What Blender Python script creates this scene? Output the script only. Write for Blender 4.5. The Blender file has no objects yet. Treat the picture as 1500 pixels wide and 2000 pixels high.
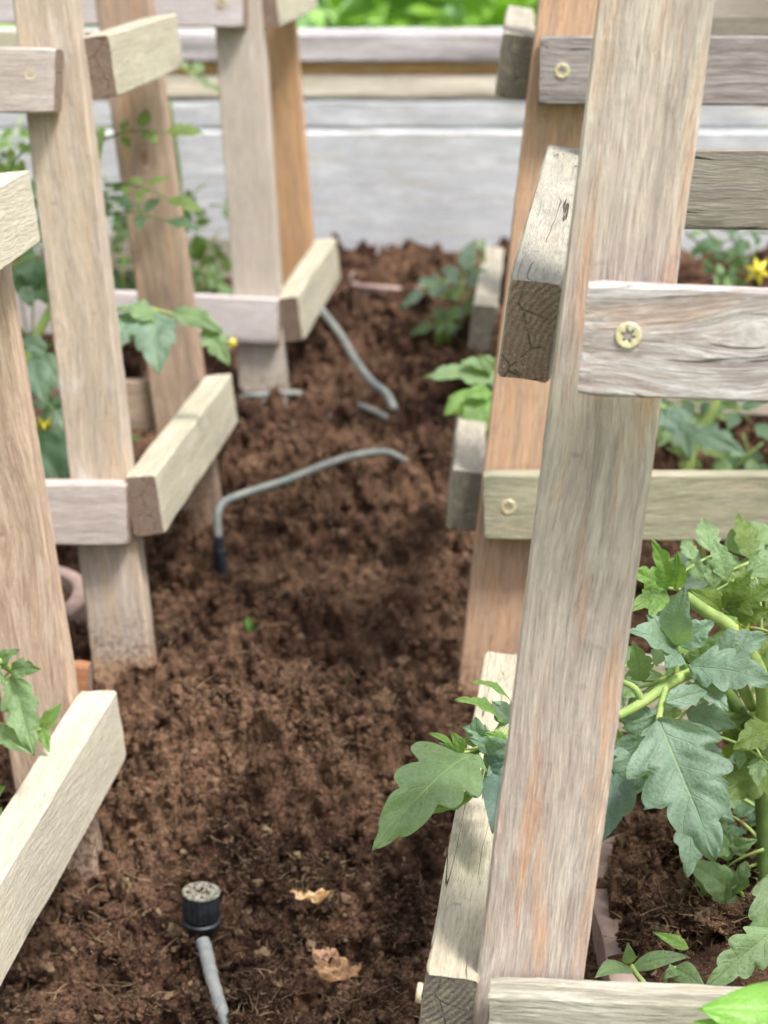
import bpy, math, random
import numpy as np
from mathutils import Vector, Matrix
from math import sin, cos, pi, radians, sqrt
random.seed(7)
S = bpy.context.scene
COL = S.collection
# ------------------------------------------------------------------ camera
F = 4280.0; PITCH = radians(16.5); CH = 0.60
cam = bpy.data.cameras.new('camera'); co = bpy.data.objects.new('camera', cam); COL.objects.link(co)
co.location = (0, 0, CH); co.rotation_euler = (radians(90) - PITCH, 0, 0)
cam.sensor_fit = 'VERTICAL'; cam.sensor_height = 36; cam.lens = 36 * F / 2000
cam.clip_start = 0.02; cam.clip_end = 400
cam.dof.use_dof = True; cam.dof.focus_distance = 1.10
cam.dof.aperture_fstop = (cam.lens / 1000) / 0.0067
S.camera = co
CF = Vector((0, cos(PITCH), -sin(PITCH))); CU = Vector((0, sin(PITCH), cos(PITCH))); CR = Vector((1, 0, 0)); C0 = Vector((0, 0, CH))
def P(px, py, z): return C0 + z * (CF + (px - 750) / F * CR - (py - 1000) / F * CU)
def V(*a): return Vector(a)
# ------------------------------------------------------------------ noise (numpy)
def _h(ix, iy, s):
    n = (ix.astype(np.int64) * 374761393 + iy.astype(np.int64) * 668265263 + s * 974634777) & 0xffffffff
    n = ((n ^ (n >> 13)) * 1274126177) & 0xffffffff
    n = n ^ (n >> 16)
    return (n & 0xffff) / 65535.0
def vn(x, y, s=0):
    ix = np.floor(x); iy = np.floor(y); fx = x - ix; fy = y - iy
    fx = fx * fx * (3 - 2 * fx); fy = fy * fy * (3 - 2 * fy)
    a = _h(ix, iy, s); b = _h(ix + 1, iy, s); c = _h(ix, iy + 1, s); d = _h(ix + 1, iy + 1, s)
    return (a * (1 - fx) + b * fx) * (1 - fy) + (c * (1 - fx) + d * fx) * fy
def fbm(x, y, s=0, o=4):
    t = 0; a = .5
    for k in range(o):
        t = t + a * vn(x, y, s + k * 17); x = x * 2.03 + 3.1; y = y * 2.03 + 1.7; a *= .5
    return t
def wor(x, y, s=0):
    ix = np.floor(x); iy = np.floor(y); m = np.full(x.shape, 9.0)
    for dx in (-1, 0, 1):
        for dy in (-1, 0, 1):
            cx = ix + dx; cy = iy + dy
            px = cx + _h(cx, cy, s); py = cy + _h(cx, cy, s + 5)
            m = np.minimum(m, (px - x) ** 2 + (py - y) ** 2)
    return np.sqrt(m)
# ------------------------------------------------------------------ tagging / objects
def tag(o, label=None, cat=None, group=None, kind=None):
    if label: o['label'] = label
    if cat: o['category'] = cat
    if group: o['group'] = group
    if kind: o['kind'] = kind
    return o
WM = {}
def empty(name, loc, label, cat, group=None, rz=0):
    o = bpy.data.objects.new(name, None); COL.objects.link(o)
    o.empty_display_size = .03
    o.location = loc; o.rotation_euler = (0, 0, rz)
    WM[o] = Matrix.Translation(Vector(loc)) @ Matrix.Rotation(rz, 4, 'Z')
    return tag(o, label, cat, group)
def link(name, me, parent=None, M=None):
    o = bpy.data.objects.new(name, me); COL.objects.link(o)
    M = M or Matrix.Identity(4)
    if parent:
        o.parent = parent; o.matrix_local = WM[parent].inverted() @ M
    else: o.matrix_local = M
    WM[o] = M
    return o
def origin_mesh(vs):
    c = Vector((0, 0, 0))
    for v in vs: c += Vector(v)
    return c / max(1, len(vs))
class MB:
    def __init__(s): s.v = []; s.f = []; s.m = []; s.uv = {}
    def add(s, vs, fs, m=0, uvs=None):
        b = len(s.v); s.v += [tuple(v) for v in vs]
        for i, f in enumerate(fs):
            if uvs is not None: s.uv[len(s.f)] = [uvs[k] for k in f]
            s.f.append(tuple(b + k for k in f)); s.m.append(m)
    def build(s, name, mats, parent=None, smooth=True, sharp=None, M=None):
        if M is None:
            c = origin_mesh(s.v); M = Matrix.Translation(c)
        Mi = M.inverted()
        me = bpy.data.meshes.new(name); me.from_pydata([Mi @ Vector(v) for v in s.v], [], s.f)
        for m in (mats if isinstance(mats, (list, tuple)) else [mats]): me.materials.append(m)
        for p, m in zip(me.polygons, s.m): p.material_index = m; p.use_smooth = smooth
        if s.uv:
            ul = me.uv_layers.new(name='uv')
            for p in me.polygons:
                q = s.uv.get(p.index)
                if q:
                    for k, li in enumerate(p.loop_indices): ul.data[li].uv = q[k]
        me.update()
        if sharp: me.set_sharp_from_angle(angle=radians(sharp))
        return link(name, me, parent, M)
def np_mesh(name, v, f, mats, parent=None, smooth=True, M=None, attr=None):
    me = bpy.data.meshes.new(name); k = f.shape[1]
    me.vertices.add(len(v)); me.vertices.foreach_set('co', v.astype(np.float32).ravel())
    me.loops.add(f.size); me.loops.foreach_set('vertex_index', f.astype(np.int32).ravel())
    me.polygons.add(len(f)); me.polygons.foreach_set('loop_start', np.arange(0, f.size, k, dtype=np.int32))
    me.polygons.foreach_set('loop_total', np.full(len(f), k, dtype=np.int32))
    me.polygons.foreach_set('use_smooth', np.full(len(f), smooth))
    if attr is not None:
        a = me.attributes.new('tone', 'FLOAT', 'POINT'); a.data.foreach_set('value', attr.astype(np.float32))
    for m in mats: me.materials.append(m)
    me.update(calc_edges=True); me.validate()
    return link(name, me, parent, M)
def tube(mb, pts, r, n=8, m=0, cap=True):
    pts = [Vector(p) for p in pts]; N = len(pts); rs = r if isinstance(r, (list, tuple)) else [r] * N
    t0 = (pts[1] - pts[0]).normalized(); a = t0.orthogonal().normalized(); vs = []
    for i in range(N):
        t = (pts[min(i + 1, N - 1)] - pts[max(i - 1, 0)]).normalized()
        a = (a - a.dot(t) * t).normalized(); b = t.cross(a)
        for k in range(n):
            an = 2 * pi * k / n; vs.append(pts[i] + rs[i] * (cos(an) * a + sin(an) * b))
    fs = [(i * n + k, i * n + (k + 1) % n, (i + 1) * n + (k + 1) % n, (i + 1) * n + k) for i in range(N - 1) for k in range(n)]
    if cap: fs += [tuple(range(n))[::-1], tuple(range((N - 1) * n, N * n))]
    mb.add(vs, fs, m)
def spline(pts, k=8):
    pts = [Vector(p) for p in pts]; Q = [2 * pts[0] - pts[1]] + pts + [2 * pts[-1] - pts[-2]]; out = []
    for i in range(1, len(Q) - 2):
        for j in range(k):
            t = j / k; a, b, c, d = Q[i - 1:i + 3]
            out.append(.5 * ((2 * b) + (-a + c) * t + (2 * a - 5 * b + 4 * c - d) * t * t + (-a + 3 * b - 3 * c + d) * t ** 3))
    return out + [pts[-1]]
# ------------------------------------------------------------------ materials
def lin(c, k=1.0):
    r = []
    for x in c:
        x /= 255.0; r.append(k * (x / 12.92 if x <= .04045 else ((x + .055) / 1.055) ** 2.4))
    return (r[0], r[1], r[2], 1)
class NT:
    def __init__(s, name):
        s.mat = bpy.data.materials.new(name); s.mat.use_nodes = True; s.t = s.mat.node_tree; s.n = s.t.nodes
        s.b = s.n['Principled BSDF']
    def N(s, typ, **kw):
        n = s.n.new(typ)
        for k, v in kw.items(): setattr(n, k, v)
        return n
    def L(s, a, b): s.t.links.new(a, b)
    def put(s, sock, v):
        if hasattr(v, 'is_linked') or isinstance(v, bpy.types.NodeSocket): s.L(v, sock)
        else: sock.default_value = v
    def math(s, op, a, b=0.0, c=None, clamp=False):
        n = s.N('ShaderNodeMath', operation=op, use_clamp=clamp); s.put(n.inputs[0], a); s.put(n.inputs[1], b)
        if c is not None: s.put(n.inputs[2], c)
        return n.outputs[0]
    def noise(s, vec, scale=1, detail=3, rough=.5, dist=0):
        n = s.N('ShaderNodeTexNoise'); s.L(vec, n.inputs['Vector']); n.inputs['Scale'].default_value = scale
        n.inputs['Detail'].default_value = detail; n.inputs['Roughness'].default_value = rough; n.inputs['Distortion'].default_value = dist
        return n.outputs['Fac']
    def rng(s, v, a, b, c=0.0, d=1.0, smooth=True):
        n = s.N('ShaderNodeMapRange', interpolation_type='SMOOTHSTEP' if smooth else 'LINEAR'); s.put(n.inputs[0], v)
        for i, x in enumerate((a, b, c, d)): n.inputs[i + 1].default_value = x
        return n.outputs[0]
    def mix(s, f, a, b, mode='MIX'):
        n = s.N('ShaderNodeMix', data_type='RGBA', blend_type=mode); s.put(n.inputs[0], f); s.put(n.inputs[6], a); s.put(n.inputs[7], b)
        return n.outputs[2]
    def comb(s, x, y, z):
        n = s.N('ShaderNodeCombineXYZ'); s.put(n.inputs[0], x); s.put(n.inputs[1], y); s.put(n.inputs[2], z); return n.outputs[0]
    def bump(s, h, dist, strength=1.0, normal=None):
        n = s.N('ShaderNodeBump'); s.L(h, n.inputs['Height']); n.inputs['Distance'].default_value = dist; n.inputs['Strength'].default_value = strength
        if normal: s.L(normal, n.inputs['Normal'])
        return n.outputs[0]
def wood(name, main, dark, light, accent, seed=0, acc=.55, dk=.5, lt=.5, cracks=.0, knots=(), soft=1.0, green=0.0, dirt=0.0, edge=None, contrast=1.0, low=None):
    """weathered sawn softwood; x runs along the lath, y over its width, z through it"""
    t = NT(name)
    tc = t.N('ShaderNodeTexCoord'); sp = t.N('ShaderNodeSeparateXYZ'); t.L(tc.outputs['Object'], sp.inputs[0])
    x, y, z = sp.outputs
    sd = seed * 7.31
    wob = t.noise(t.comb(t.math('MULTIPLY_ADD', x, 9.0, sd), t.math('MULTIPLY', y, 10.0), z), 1, 2)
    yy = t.math('ADD', y, t.math('MULTIPLY_ADD', wob, .012, -.006))
    kn = None
    for (kx, ky, kr) in knots:
        p = t.math('MULTIPLY', t.math('SUBTRACT', x, kx), 1 / (kr * 2.0)); q = t.math('MULTIPLY', t.math('SUBTRACT', yy, ky), 1 / kr)
        d2 = t.math('ADD', t.math('MULTIPLY', p, p), t.math('MULTIPLY', q, q))
        fac = t.math('DIVIDE', d2, t.math('ADD', d2, 1.0))
        yy = t.math('MULTIPLY_ADD', t.math('MULTIPLY', q, fac), kr, ky)
        rr = t.math('SQRT', d2)
        k1 = t.rng(rr, .25, .5, 1, 0); ring = t.math('SINE', t.math('MULTIPLY', rr, 26.0))
        kk = t.math('MULTIPLY', k1, t.math('MULTIPLY_ADD', ring, .2, .75)); kn = kk if kn is None else t.math('MAXIMUM', kn, kk)
        halo = t.math('MULTIPLY', t.rng(rr, .4, 1.5, .45, 0), t.math('MULTIPLY_ADD', t.math('SINE', t.math('MULTIPLY', rr, 20.0)), .4, .6))
        kn = t.math('MAXIMUM', kn, halo)
    def vec(sx, sy, o=0.0): return t.comb(t.math('MULTIPLY_ADD', x, sx, sd + o), t.math('MULTIPLY', yy, sy), t.math('MULTIPLY', z, sy))
    fine = t.noise(vec(75, 1250), 1, 4, .7)
    fib = t.noise(vec(30, 480, 3.), 1, 4, .7)
    band = t.noise(vec(5, 130, 9.), 1, 3, .6)
    patch = t.noise(vec(9, 75, 17.), 1, 5, .65, .3)
    patch2 = t.noise(vec(12, 60, 31.), 1, 5, .7, .4)
    blot = t.noise(t.comb(t.math('MULTIPLY_ADD', x, 40.0, sd), t.math('MULTIPLY', y, 70.0), t.math('MULTIPLY', z, 70.0)), 1, 5, .65)
    c = t.mix(t.math('MULTIPLY', t.rng(band, .35, .68), .75 * contrast), lin(main), lin(dark))
    c = t.mix(t.math('MULTIPLY', t.rng(patch, .5, .66), acc), c, lin(accent))
    c = t.mix(t.math('MULTIPLY', t.rng(patch2, .5, .68), lt), c, lin(light))
    if green: c = t.mix(t.math('MULTIPLY', t.rng(blot, .4, .62), green), c, lin((150, 158, 120)))
    if low:   # (x0, x1, colour): another tone of the wood at one end of the lath
        f = t.rng(t.math('MULTIPLY_ADD', fib, .03, x), low[0], low[1], 1, 0)
        c = t.mix(t.math('MULTIPLY', f, .8), c, lin(low[2]))
    c = t.mix(t.math('MULTIPLY', t.rng(fib, .42, .72), .5 * contrast), c, lin([q * .85 for q in dark]))
    c = t.mix(t.math('MULTIPLY', t.rng(fib, .5, .28), .35 * contrast), c, lin(light))
    c = t.mix(t.math('MULTIPLY', t.rng(fine, .52, .72), .85 * dk), c, lin([q * .45 for q in dark]))
    c = t.mix(t.math('MULTIPLY', t.rng(fine, .46, .3), .4), c, lin([min(255, q * 1.12) for q in light]))
    c = t.mix(t.math('MULTIPLY', t.rng(blot, .56, .75), .3), c, lin([q * .8 for q in dark]))
    h = t.math('MULTIPLY_ADD', fine, -.8, t.math('MULTIPLY', fib, -.9))
    if cracks:
        cr = t.noise(vec(4, 150, 50.), 1, 1, .4); cw = t.math('ABSOLUTE', t.math('SUBTRACT', cr, .5))
        msk = t.rng(t.noise(vec(12, 60, 70.), 1, 2), .47, .55)
        ck = t.math('MULTIPLY', t.rng(cw, .003, .010, 1, 0), msk)
        c = t.mix(t.math('MULTIPLY', ck, cracks), c, lin((48, 40, 34)))
        h = t.math('MULTIPLY_ADD', ck, -3.0, h)
    if dirt:
        f = t.rng(t.math('MULTIPLY_ADD', blot, .10, x), dirt - .01, dirt + .06, 1, 0)
        c = t.mix(t.math('MULTIPLY', f, t.rng(t.noise(tc.outputs['Object'], 260, 4, .7), .42, .62, .12, .85)), c, lin((92, 66, 50)))
    sc_ = t.noise(t.comb(t.math('MULTIPLY', x, 60.0), t.math('MULTIPLY', y, 60.0), t.math('MULTIPLY', z, 60.0)), 1, 2, .5)
    c = t.mix(t.math('MULTIPLY', t.rng(sc_, .7, .78), .4), c, lin([q * .6 for q in dark]))
    if kn is not None:
        c = t.mix(t.math('MULTIPLY', kn, soft), c, lin((112, 84, 66)))
    t.L(c, t.b.inputs['Base Color']); t.b.inputs['Roughness'].default_value = .82; t.b.inputs['Specular IOR Level'].default_value = .25
    saw = t.noise(t.comb(t.math('MULTIPLY', x, 420.0), t.math('MULTIPLY', y, 60.0), z), 1, 2)
    h = t.math('MULTIPLY_ADD', saw, .12, h)
    t.L(t.bump(h, .0013, .9), t.b.inputs['Normal'])
    return t.mat
def endgrain(name, col, seed=0, k=900, mossy=0.0):
    t = NT(name); tc = t.N('ShaderNodeTexCoord'); sp = t.N('ShaderNodeSeparateXYZ'); t.L(tc.outputs['Object'], sp.inputs[0]); x, y, z = sp.outputs
    random.seed(seed * 13 + 1); oy = random.uniform(-.05, .05); oz = random.choice([-.05, .03])
    nz = t.noise(tc.outputs['Object'], 160, 4, .65); nf = t.noise(tc.outputs['Object'], 900, 3, .7)
    dy = t.math('SUBTRACT', y, oy); dz = t.math('SUBTRACT', z, oz)
    d = t.math('SQRT', t.math('ADD', t.math('MULTIPLY', dy, dy), t.math('MULTIPLY', dz, dz)))
    ring = t.math('SINE', t.math('MULTIPLY_ADD', d, 2200.0, t.math('MULTIPLY', nz, 5.0)))
    ang = t.math('ARCTAN2', dy, dz); ray = t.noise(t.comb(t.math('MULTIPLY', ang, 26.0), 0.0, float(seed)), 1, 3)
    c = t.mix(t.rng(ring, -.2, 1, 0, .45), lin(col), lin([q * .8 for q in col]))
    c = t.mix(t.rng(nf, .5, .75, 0, .6), c, lin([q * .5 for q in col])); c = t.mix(t.rng(nf, .45, .28, 0, .7), c, lin([min(255, q * 1.5) for q in col]))
    c = t.mix(t.math('MULTIPLY', t.rng(nz, .5, .65), .4 + mossy), c, lin((150, 145, 122)))
    vo = t.N('ShaderNodeTexVoronoi', feature='DISTANCE_TO_EDGE'); vo.inputs['Scale'].default_value = 60; t.L(tc.outputs['Object'], vo.inputs['Vector'])
    ck = t.math('MULTIPLY', t.rng(vo.outputs['Distance'], .0, .03, 1, 0), t.rng(nz, .45, .55))
    c = t.mix(t.math('MULTIPLY', ck, .45), c, lin((50, 42, 38)))
    t.L(c, t.b.inputs['Base Color']); t.b.inputs['Roughness'].default_value = .9; t.b.inputs['Specular IOR Level'].default_value = .2
    h = t.math('ADD', t.math('MULTIPLY', ring, .3), t.math('ADD', nf, t.math('MULTIPLY', ck, -2.0))); t.L(t.bump(h, .0008, .8), t.b.inputs['Normal'])
    return t.mat
def simple(name, c1, c2, scale=60, rough=.6, metal=0, bump=.0004, spec=.5, trans=0, detail=4, bscale=None):
    t = NT(name); tc = t.N('ShaderNodeTexCoord'); o = tc.outputs['Object']
    n = t.noise(o, scale, detail, .6); t.L(t.mix(t.rng(n, .35, .65), lin(c1), lin(c2)), t.b.inputs['Base Color'])
    t.b.inputs['Roughness'].default_value = rough; t.b.inputs['Metallic'].default_value = metal; t.b.inputs['Specular IOR Level'].default_value = spec
    if bump: t.L(t.bump(t.noise(o, bscale or scale * 6, 3), bump, .7), t.b.inputs['Normal'])
    return t.mat
def leafmat(name, base, vein, back, nv=4.5, gloss=.5, spot=0.25):
    t = NT(name); uv = t.N('ShaderNodeUVMap'); sp = t.N('ShaderNodeSeparateXYZ'); t.L(uv.outputs[0], sp.inputs[0]); u, v, _ = sp.outputs
    tc = t.N('ShaderNodeTexCoord'); ob = tc.outputs['Object']
    av = t.math('ABSOLUTE', t.math('MULTIPLY_ADD', v, 2.0, -1.0))
    mid = t.rng(av, .0, .05, 1, 0)
    s = t.math('SUBTRACT', t.math('MULTIPLY', u, nv), t.math('MULTIPLY', av, 1.15))
    fr = t.math('ABSOLUTE', t.math('SUBTRACT', t.math('FRACT', t.math('ADD', s, 20.0)), .5))
    side = t.math('MULTIPLY', t.rng(fr, .0, .05, 1, 0), t.rng(av, .98, .55, 0, 1))
    ve = t.math('MAXIMUM', mid, t.math('MULTIPLY', side, .6))
    n1 = t.noise(ob, 45, 3, .6); n2 = t.noise(ob, 700, 3, .6)
    vo = t.N('ShaderNodeTexVoronoi', feature='DISTANCE_TO_EDGE'); vo.inputs['Scale'].default_value = 330; t.L(ob, vo.inputs['Vector'])
    c = t.mix(t.rng(n1, .35, .65), lin(base), lin([q * .84 for q in base]))
    c = t.mix(t.rng(n2, .5, .7, 0, .3), c, lin([q * .75 for q in base]))
    c = t.mix(t.math('MULTIPLY', t.rng(vo.outputs['Distance'], 0, .12, 1, 0), .2), c, lin(vein))
    c = t.mix(t.math('MULTIPLY', ve, .75), c, lin(vein))
    g = t.N('ShaderNodeNewGeometry'); c = t.mix(t.math('MULTIPLY', g.outputs['Backfacing'], .75), c, lin(back))
    t.L(c, t.b.inputs['Base Color']); t.b.inputs['Roughness'].default_value = gloss; t.b.inputs['Specular IOR Level'].default_value = .4
    h = t.math('MULTIPLY_ADD', ve, -.5, t.math('MULTIPLY', t.rng(vo.outputs['Distance'], 0, .4), .22)); h = t.math('ADD', h, t.math('MULTIPLY', n2, .3))
    nb = t.bump(h, .0011, .8); t.L(nb, t.b.inputs['Normal'])
    tr = t.N('ShaderNodeBsdfTranslucent'); t.L(t.mix(.6, c, lin((150, 190, 40))), tr.inputs['Color'])
    ms = t.N('ShaderNodeMixShader'); ms.inputs[0].default_value = .38
    out = t.n['Material Output']; t.L(t.b.outputs[0], ms.inputs[1]); t.L(tr.outputs[0], ms.inputs[2]); t.L(ms.outputs[0], out.inputs['Surface'])
    return t.mat
def soilmat(name, attr=False):
    t = NT(name); tc = t.N('ShaderNodeTexCoord'); o = tc.outputs['Object']
    n0 = t.noise(o, 9, 3, .6); n1 = t.noise(o, 70, 5, .65); n2 = t.noise(o, 420, 4, .7, 1.2)
    c = t.mix(t.rng(n1, .35, .68), lin((72, 52, 43)), lin((134, 102, 83)))
    c = t.mix(t.rng(n0, .44, .62, 0, .6), c, lin((158, 125, 101))); c = t.mix(t.rng(n0, .49, .36, 0, .7), c, lin((54, 39, 32)))
    c = t.mix(t.rng(n2, .48, .62, 0, .85), c, lin((22, 15, 13)))  # crevice shade put into the peat colour as dark flecks
    c = t.mix(t.rng(n2, .42, .3, 0, .7), c, lin((186, 149, 118)))
    if attr:
        a = t.N('ShaderNodeAttribute'); a.attribute_name = 'tone'
        c = t.mix(t.rng(a.outputs['Fac'], 0, 1, 0, .9), c, lin((214, 186, 150)))
    t.L(c, t.b.inputs['Base Color']); t.b.inputs['Roughness'].default_value = 1; t.b.inputs['Specular IOR Level'].default_value = .1
    t.L(t.bump(t.math('ADD', n2, t.math('MULTIPLY', n1, .8)), .004, .9), t.b.inputs['Normal'])
    return t.mat
SOIL = soilmat('peat_soil'); FIB = soilmat('peat_fibre', True)
BRASS = simple('yellow_zinc', (232, 224, 196), (206, 192, 150), 300, .4, .35, .0001)
RECESS = simple('recess_painted_shade', (60, 40, 24), (20, 14, 10), 300, .8)  # shade inside the screw's star socket, painted as a dark colour
STEMM = simple('tomato_stem', (160, 180, 104), (130, 156, 84), 80, .55, bump=.0005, bscale=1500)
STEMD = simple('tomato_stem_dark', (98, 122, 62), (80, 104, 52), 80, .6)
YEL = simple('petal_yellow', (232, 220, 70), (216, 200, 60), 90, .5)
L_GREY = leafmat('leaf_grey_green', (134, 162, 142), (150, 178, 142), (150, 176, 130))
L_MID = leafmat('leaf_mid_green', (134, 164, 118), (168, 192, 130), (160, 185, 120))
L_BRIGHT = leafmat('leaf_bright_green', (124, 164, 88), (172, 202, 118), (160, 190, 100))
L_DARK = leafmat('leaf_dark_green', (84, 116, 86), (118, 150, 108), (110, 140, 84))
L_OLIVE = leafmat('leaf_olive_green', (110, 134, 70), (150, 170, 92), (140, 160, 84))
L_BLUE = leafmat('leaf_blue_green', (108, 136, 130), (130, 150, 138), (120, 150, 120))
L_BASIL = leafmat('leaf_basil', (134, 190, 84), (172, 214, 124), (150, 200, 100), nv=3.0, gloss=.35)
POT = simple('pot_pinkish_grey', (168, 146, 138), (136, 114, 108), 25, .75, bump=.0006, bscale=400)
# ------------------------------------------------------------------ laths
def frame(a, b, wdir, nhint):
    X = (b - a).normalized(); Y = (wdir - wdir.dot(X) * X).normalized(); Z = X.cross(Y)
    if Z.dot(nhint) < 0: Y = -Y; Z = -Z
    return X, Y, Z
def lath(name, parent, a, b, wdir, nhint, w, t, mats, seed=0, ch=.0013, rough=.0004, ends=(0, 0)):
    """a sawn lath; a-b is the centre line of its outer face, body lies behind it"""
    X, Y, Z = frame(a, b, wdir, nhint); L = (b - a).length
    rs = random.Random(seed)
    prof = []; ny = 6; nz = 4
    hw = w / 2
    def seg(p, q, n): return [(p[0] + (q[0] - p[0]) * i / n, p[1] + (q[1] - p[1]) * i / n) for i in range(n)]
    cs = [(-hw + ch, 0), (hw - ch, 0), (hw, -ch), (hw, -t + ch), (hw - ch, -t), (-hw + ch, -t), (-hw, -t + ch), (-hw, -ch)]
    ns = [ny, 1, nz, 1, ny, 1, nz, 1]
    for i in range(8): prof += seg(cs[i], cs[(i + 1) % 8], ns[i])
    n = len(prof); nl = max(6, int(L / .007)); v = []
    p = np.array(prof); idx = np.arange(n)
    e0 = rs.uniform(-.05, .05) + ends[0]; e1 = rs.uniform(-.05, .05) + ends[1]
    for i in range(nl + 1):
        u = i / nl; s = .0009 if i in (0, nl) else 0
        x = u * L
        q = p.copy()
        if s: q[:, 0] *= 1 - s / hw; q[:, 1] = -t / 2 + (q[:, 1] + t / 2) * (1 - s / (t / 2))
        q[:, 0] += (vn(np.full(n, x * 22) + seed, idx * .45, seed) - .5) * rough * 2.2 + (vn(np.full(n, x * 140), idx * .8, seed + 3) - .5) * rough * 1.2
        q[:, 1] += (vn(np.full(n, x * 19) + seed, idx * .45, seed + 1) - .5) * rough * 2.0
        for k in range(n):
            sk = q[k, 0] * (e0 if u < .5 else e1) * (1 if (u < .03 or u > .97) else 0) + (rs.uniform(-.0004, .0004) if i in (0, nl) else 0)
            v.append((x + sk, q[k, 0], q[k, 1]))
    f = [(i * n + k, i * n + (k + 1) % n, (i + 1) * n + (k + 1) % n, (i + 1) * n + k) for i in range(nl) for k in range(n)]
    f += [tuple(range(n))[::-1], tuple(range(nl * n, nl * n + n))]
    me = bpy.data.meshes.new(name); me.from_pydata(v, [], f)
    for m in mats: me.materials.append(m)
    for pl in me.polygons: pl.use_smooth = True
    me.polygons[len(f) - 1].material_index = 1; me.polygons[len(f) - 2].material_index = 1
    me.update()
    # orientation: make normals point outwards
    me.set_sharp_from_angle(angle=radians(32))
    M = Matrix(((X.x, Y.x, Z.x, a.x), (X.y, Y.y, Z.y, a.y), (X.z, Y.z, Z.z, a.z), (0, 0, 0, 1)))
    if M.to_3x3().determinant() < 0: me.flip_normals()
    return link(name, me, parent, M)
def screw(parent, pos, nrm, r=.0056, sunk=0.0004, m2=None):
    mb = MB(); Z = nrm.normalized(); X = Z.orthogonal().normalized(); Y = Z.cross(X)
    def W(x, y, z): return pos + X * x + Y * y + Z * (z - sunk)
    n = 48; star = [(.40 + .13 * cos(6 * 2 * pi * k / n)) * r for k in range(n)]
    rings = [(lambda k: r, -.001), (lambda k: r, .0009), (lambda k: r * .93, .0013), (lambda k: r * .66, .0012), (lambda k: star[k] * 1.12, .0010), (lambda k: star[k], .0007), (lambda k: star[k] * .93, -.0016)]
    vs = []
    for fr, z in rings:
        for k in range(n): a = 2 * pi * k / n; vs.append(W(fr(k) * cos(a), fr(k) * sin(a), z))
    fs = [(i * n + k, i * n + (k + 1) % n, (i + 1) * n + (k + 1) % n, (i + 1) * n + k) for i in range(len(rings) - 1) for k in range(n)]
    mb.add(vs, fs[:4 * n], 0); mb.add(vs, fs[4 * n:], 1); c = len(vs); b = (len(rings) - 1) * n
    mb.add(vs[b:] + [W(0, 0, -.0018)], [(k, (k + 1) % n, n) for k in range(n)], 1)
    M = Matrix(((X.x, Y.x, Z.x, pos.x), (X.y, Y.y, Z.y, pos.y), (X.z, Y.z, Z.z, pos.z), (0, 0, 0, 1)))
    return mb.build('screw', [BRASS, RECESS], parent, True, 40, M=M)
UP = V(0, 0, 1)
class Cage:
    def __init__(s, theta, side, label, base):
        s.d1 = V(cos(theta), -sin(theta), 0); s.d2 = V(sin(theta), cos(theta), 0); s.s = side
        s.root = empty('tomato_cage', base, label, 'plant support', 'wooden tomato cages standing in the bed', -theta)
    def post(s, a, b, w, mats, eb=.1, et=.35, t=.024, seed=0, **k):
        """front-face centre line through a (low) and b (high)"""
        d = (b - a).normalized()
        return lath('post', s.root, a - d * eb, b + d * et, s.d1, -s.d2, w, t, mats, seed, **k)
    def front(s, a, b, w, mats, t=.024, ea=0, eb=0, seed=0, **k):
        """a,b on the top edge of the near face"""
        d = (b - a).normalized(); wd = (UP + s.d2 * .12).normalized(); o = -wd * w / 2
        return lath('rail', s.root, a + o - d * ea, b + o + d * eb, wd, -s.d2, w, t, mats, seed, **k)
    def sider(s, a, b, w, mats, t=.024, seed=0, ea=0, eb=0, **k):
        """a near, b far, on the top outer edge"""
        d = (b - a).normalized(); wd = (UP - s.d1 * s.s * .12).normalized(); o = -wd * w / 2
        return lath('rail', s.root, a + o - d * ea, b + o + d * eb, wd, s.d1 * s.s, w, t, mats, seed, **k)
    def mirror(s, p, W):
        """the same point on the far side of the cage (W = half width at ground)"""
        q = p - s.mid; x = q.dot(s.d1); return p - s.d1 * (2 * x)
EG_B = lambda i: endgrain('end_grain_brown', (142, 122, 110), i)
EG_G = lambda i: endgrain('end_grain_grey', (122, 116, 106), i, mossy=.2)
EG_L = lambda i: endgrain('end_grain_pale', (186, 170, 140), i)
W_ = {}
def wm(key, *a, eg=EG_B, **k):
    W_[key] = (wood('wood_' + key, *a, **k), eg(k.get('seed', 1)))
#           main            dark            light           accent
wm('D_post', (208, 192, 180), (166, 152, 146), (228, 218, 206), (212, 166, 134), seed=1, acc=.8, lt=.55, contrast=1.0)
wm('D_front', (204, 198, 198), (150, 136, 130), (224, 222, 224), (184, 156, 138), seed=2, acc=.7, lt=.8, knots=((.070, .004, .013), (.085, -.014, .008)), soft=.12, cracks=.25, contrast=1.2)
wm('D_low', (187, 183, 168), (135, 132, 116), (208, 205, 193), (183, 168, 139), seed=3, acc=.3, lt=.5, contrast=1.3)
wm('D_side', (170, 167, 154), (136, 133, 122), (192, 188, 174), (176, 160, 138), seed=4, acc=.3, lt=.5, cracks=.85, contrast=.6)
wm('D_side_low', (191, 183, 162), (155, 147, 128), (206, 199, 181), (194, 182, 158), seed=5, acc=.3, lt=.5, cracks=1.0, contrast=.7, eg=EG_G)
wm('D_rear', (148, 142, 132), (122, 116, 106), (180, 178, 160), (140, 126, 110), seed=6, acc=.3, lt=.3, cracks=.6, contrast=.6)
wm('E_post', (208, 170, 140), (172, 146, 128), (220, 192, 164), (210, 156, 112), seed=7, acc=.6, lt=.5, contrast=.9, dirt=.15)
wm('E_up', (170, 162, 160), (130, 124, 121), (195, 190, 187), (170, 149, 140), seed=8, acc=.35, lt=.5, cracks=.6, contrast=1.2)
wm('E_low', (187, 180, 155), (147, 146, 125), (206, 200, 182), (186, 159, 139), seed=9, acc=.4, lt=.45, contrast=1.0, green=.35)
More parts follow.
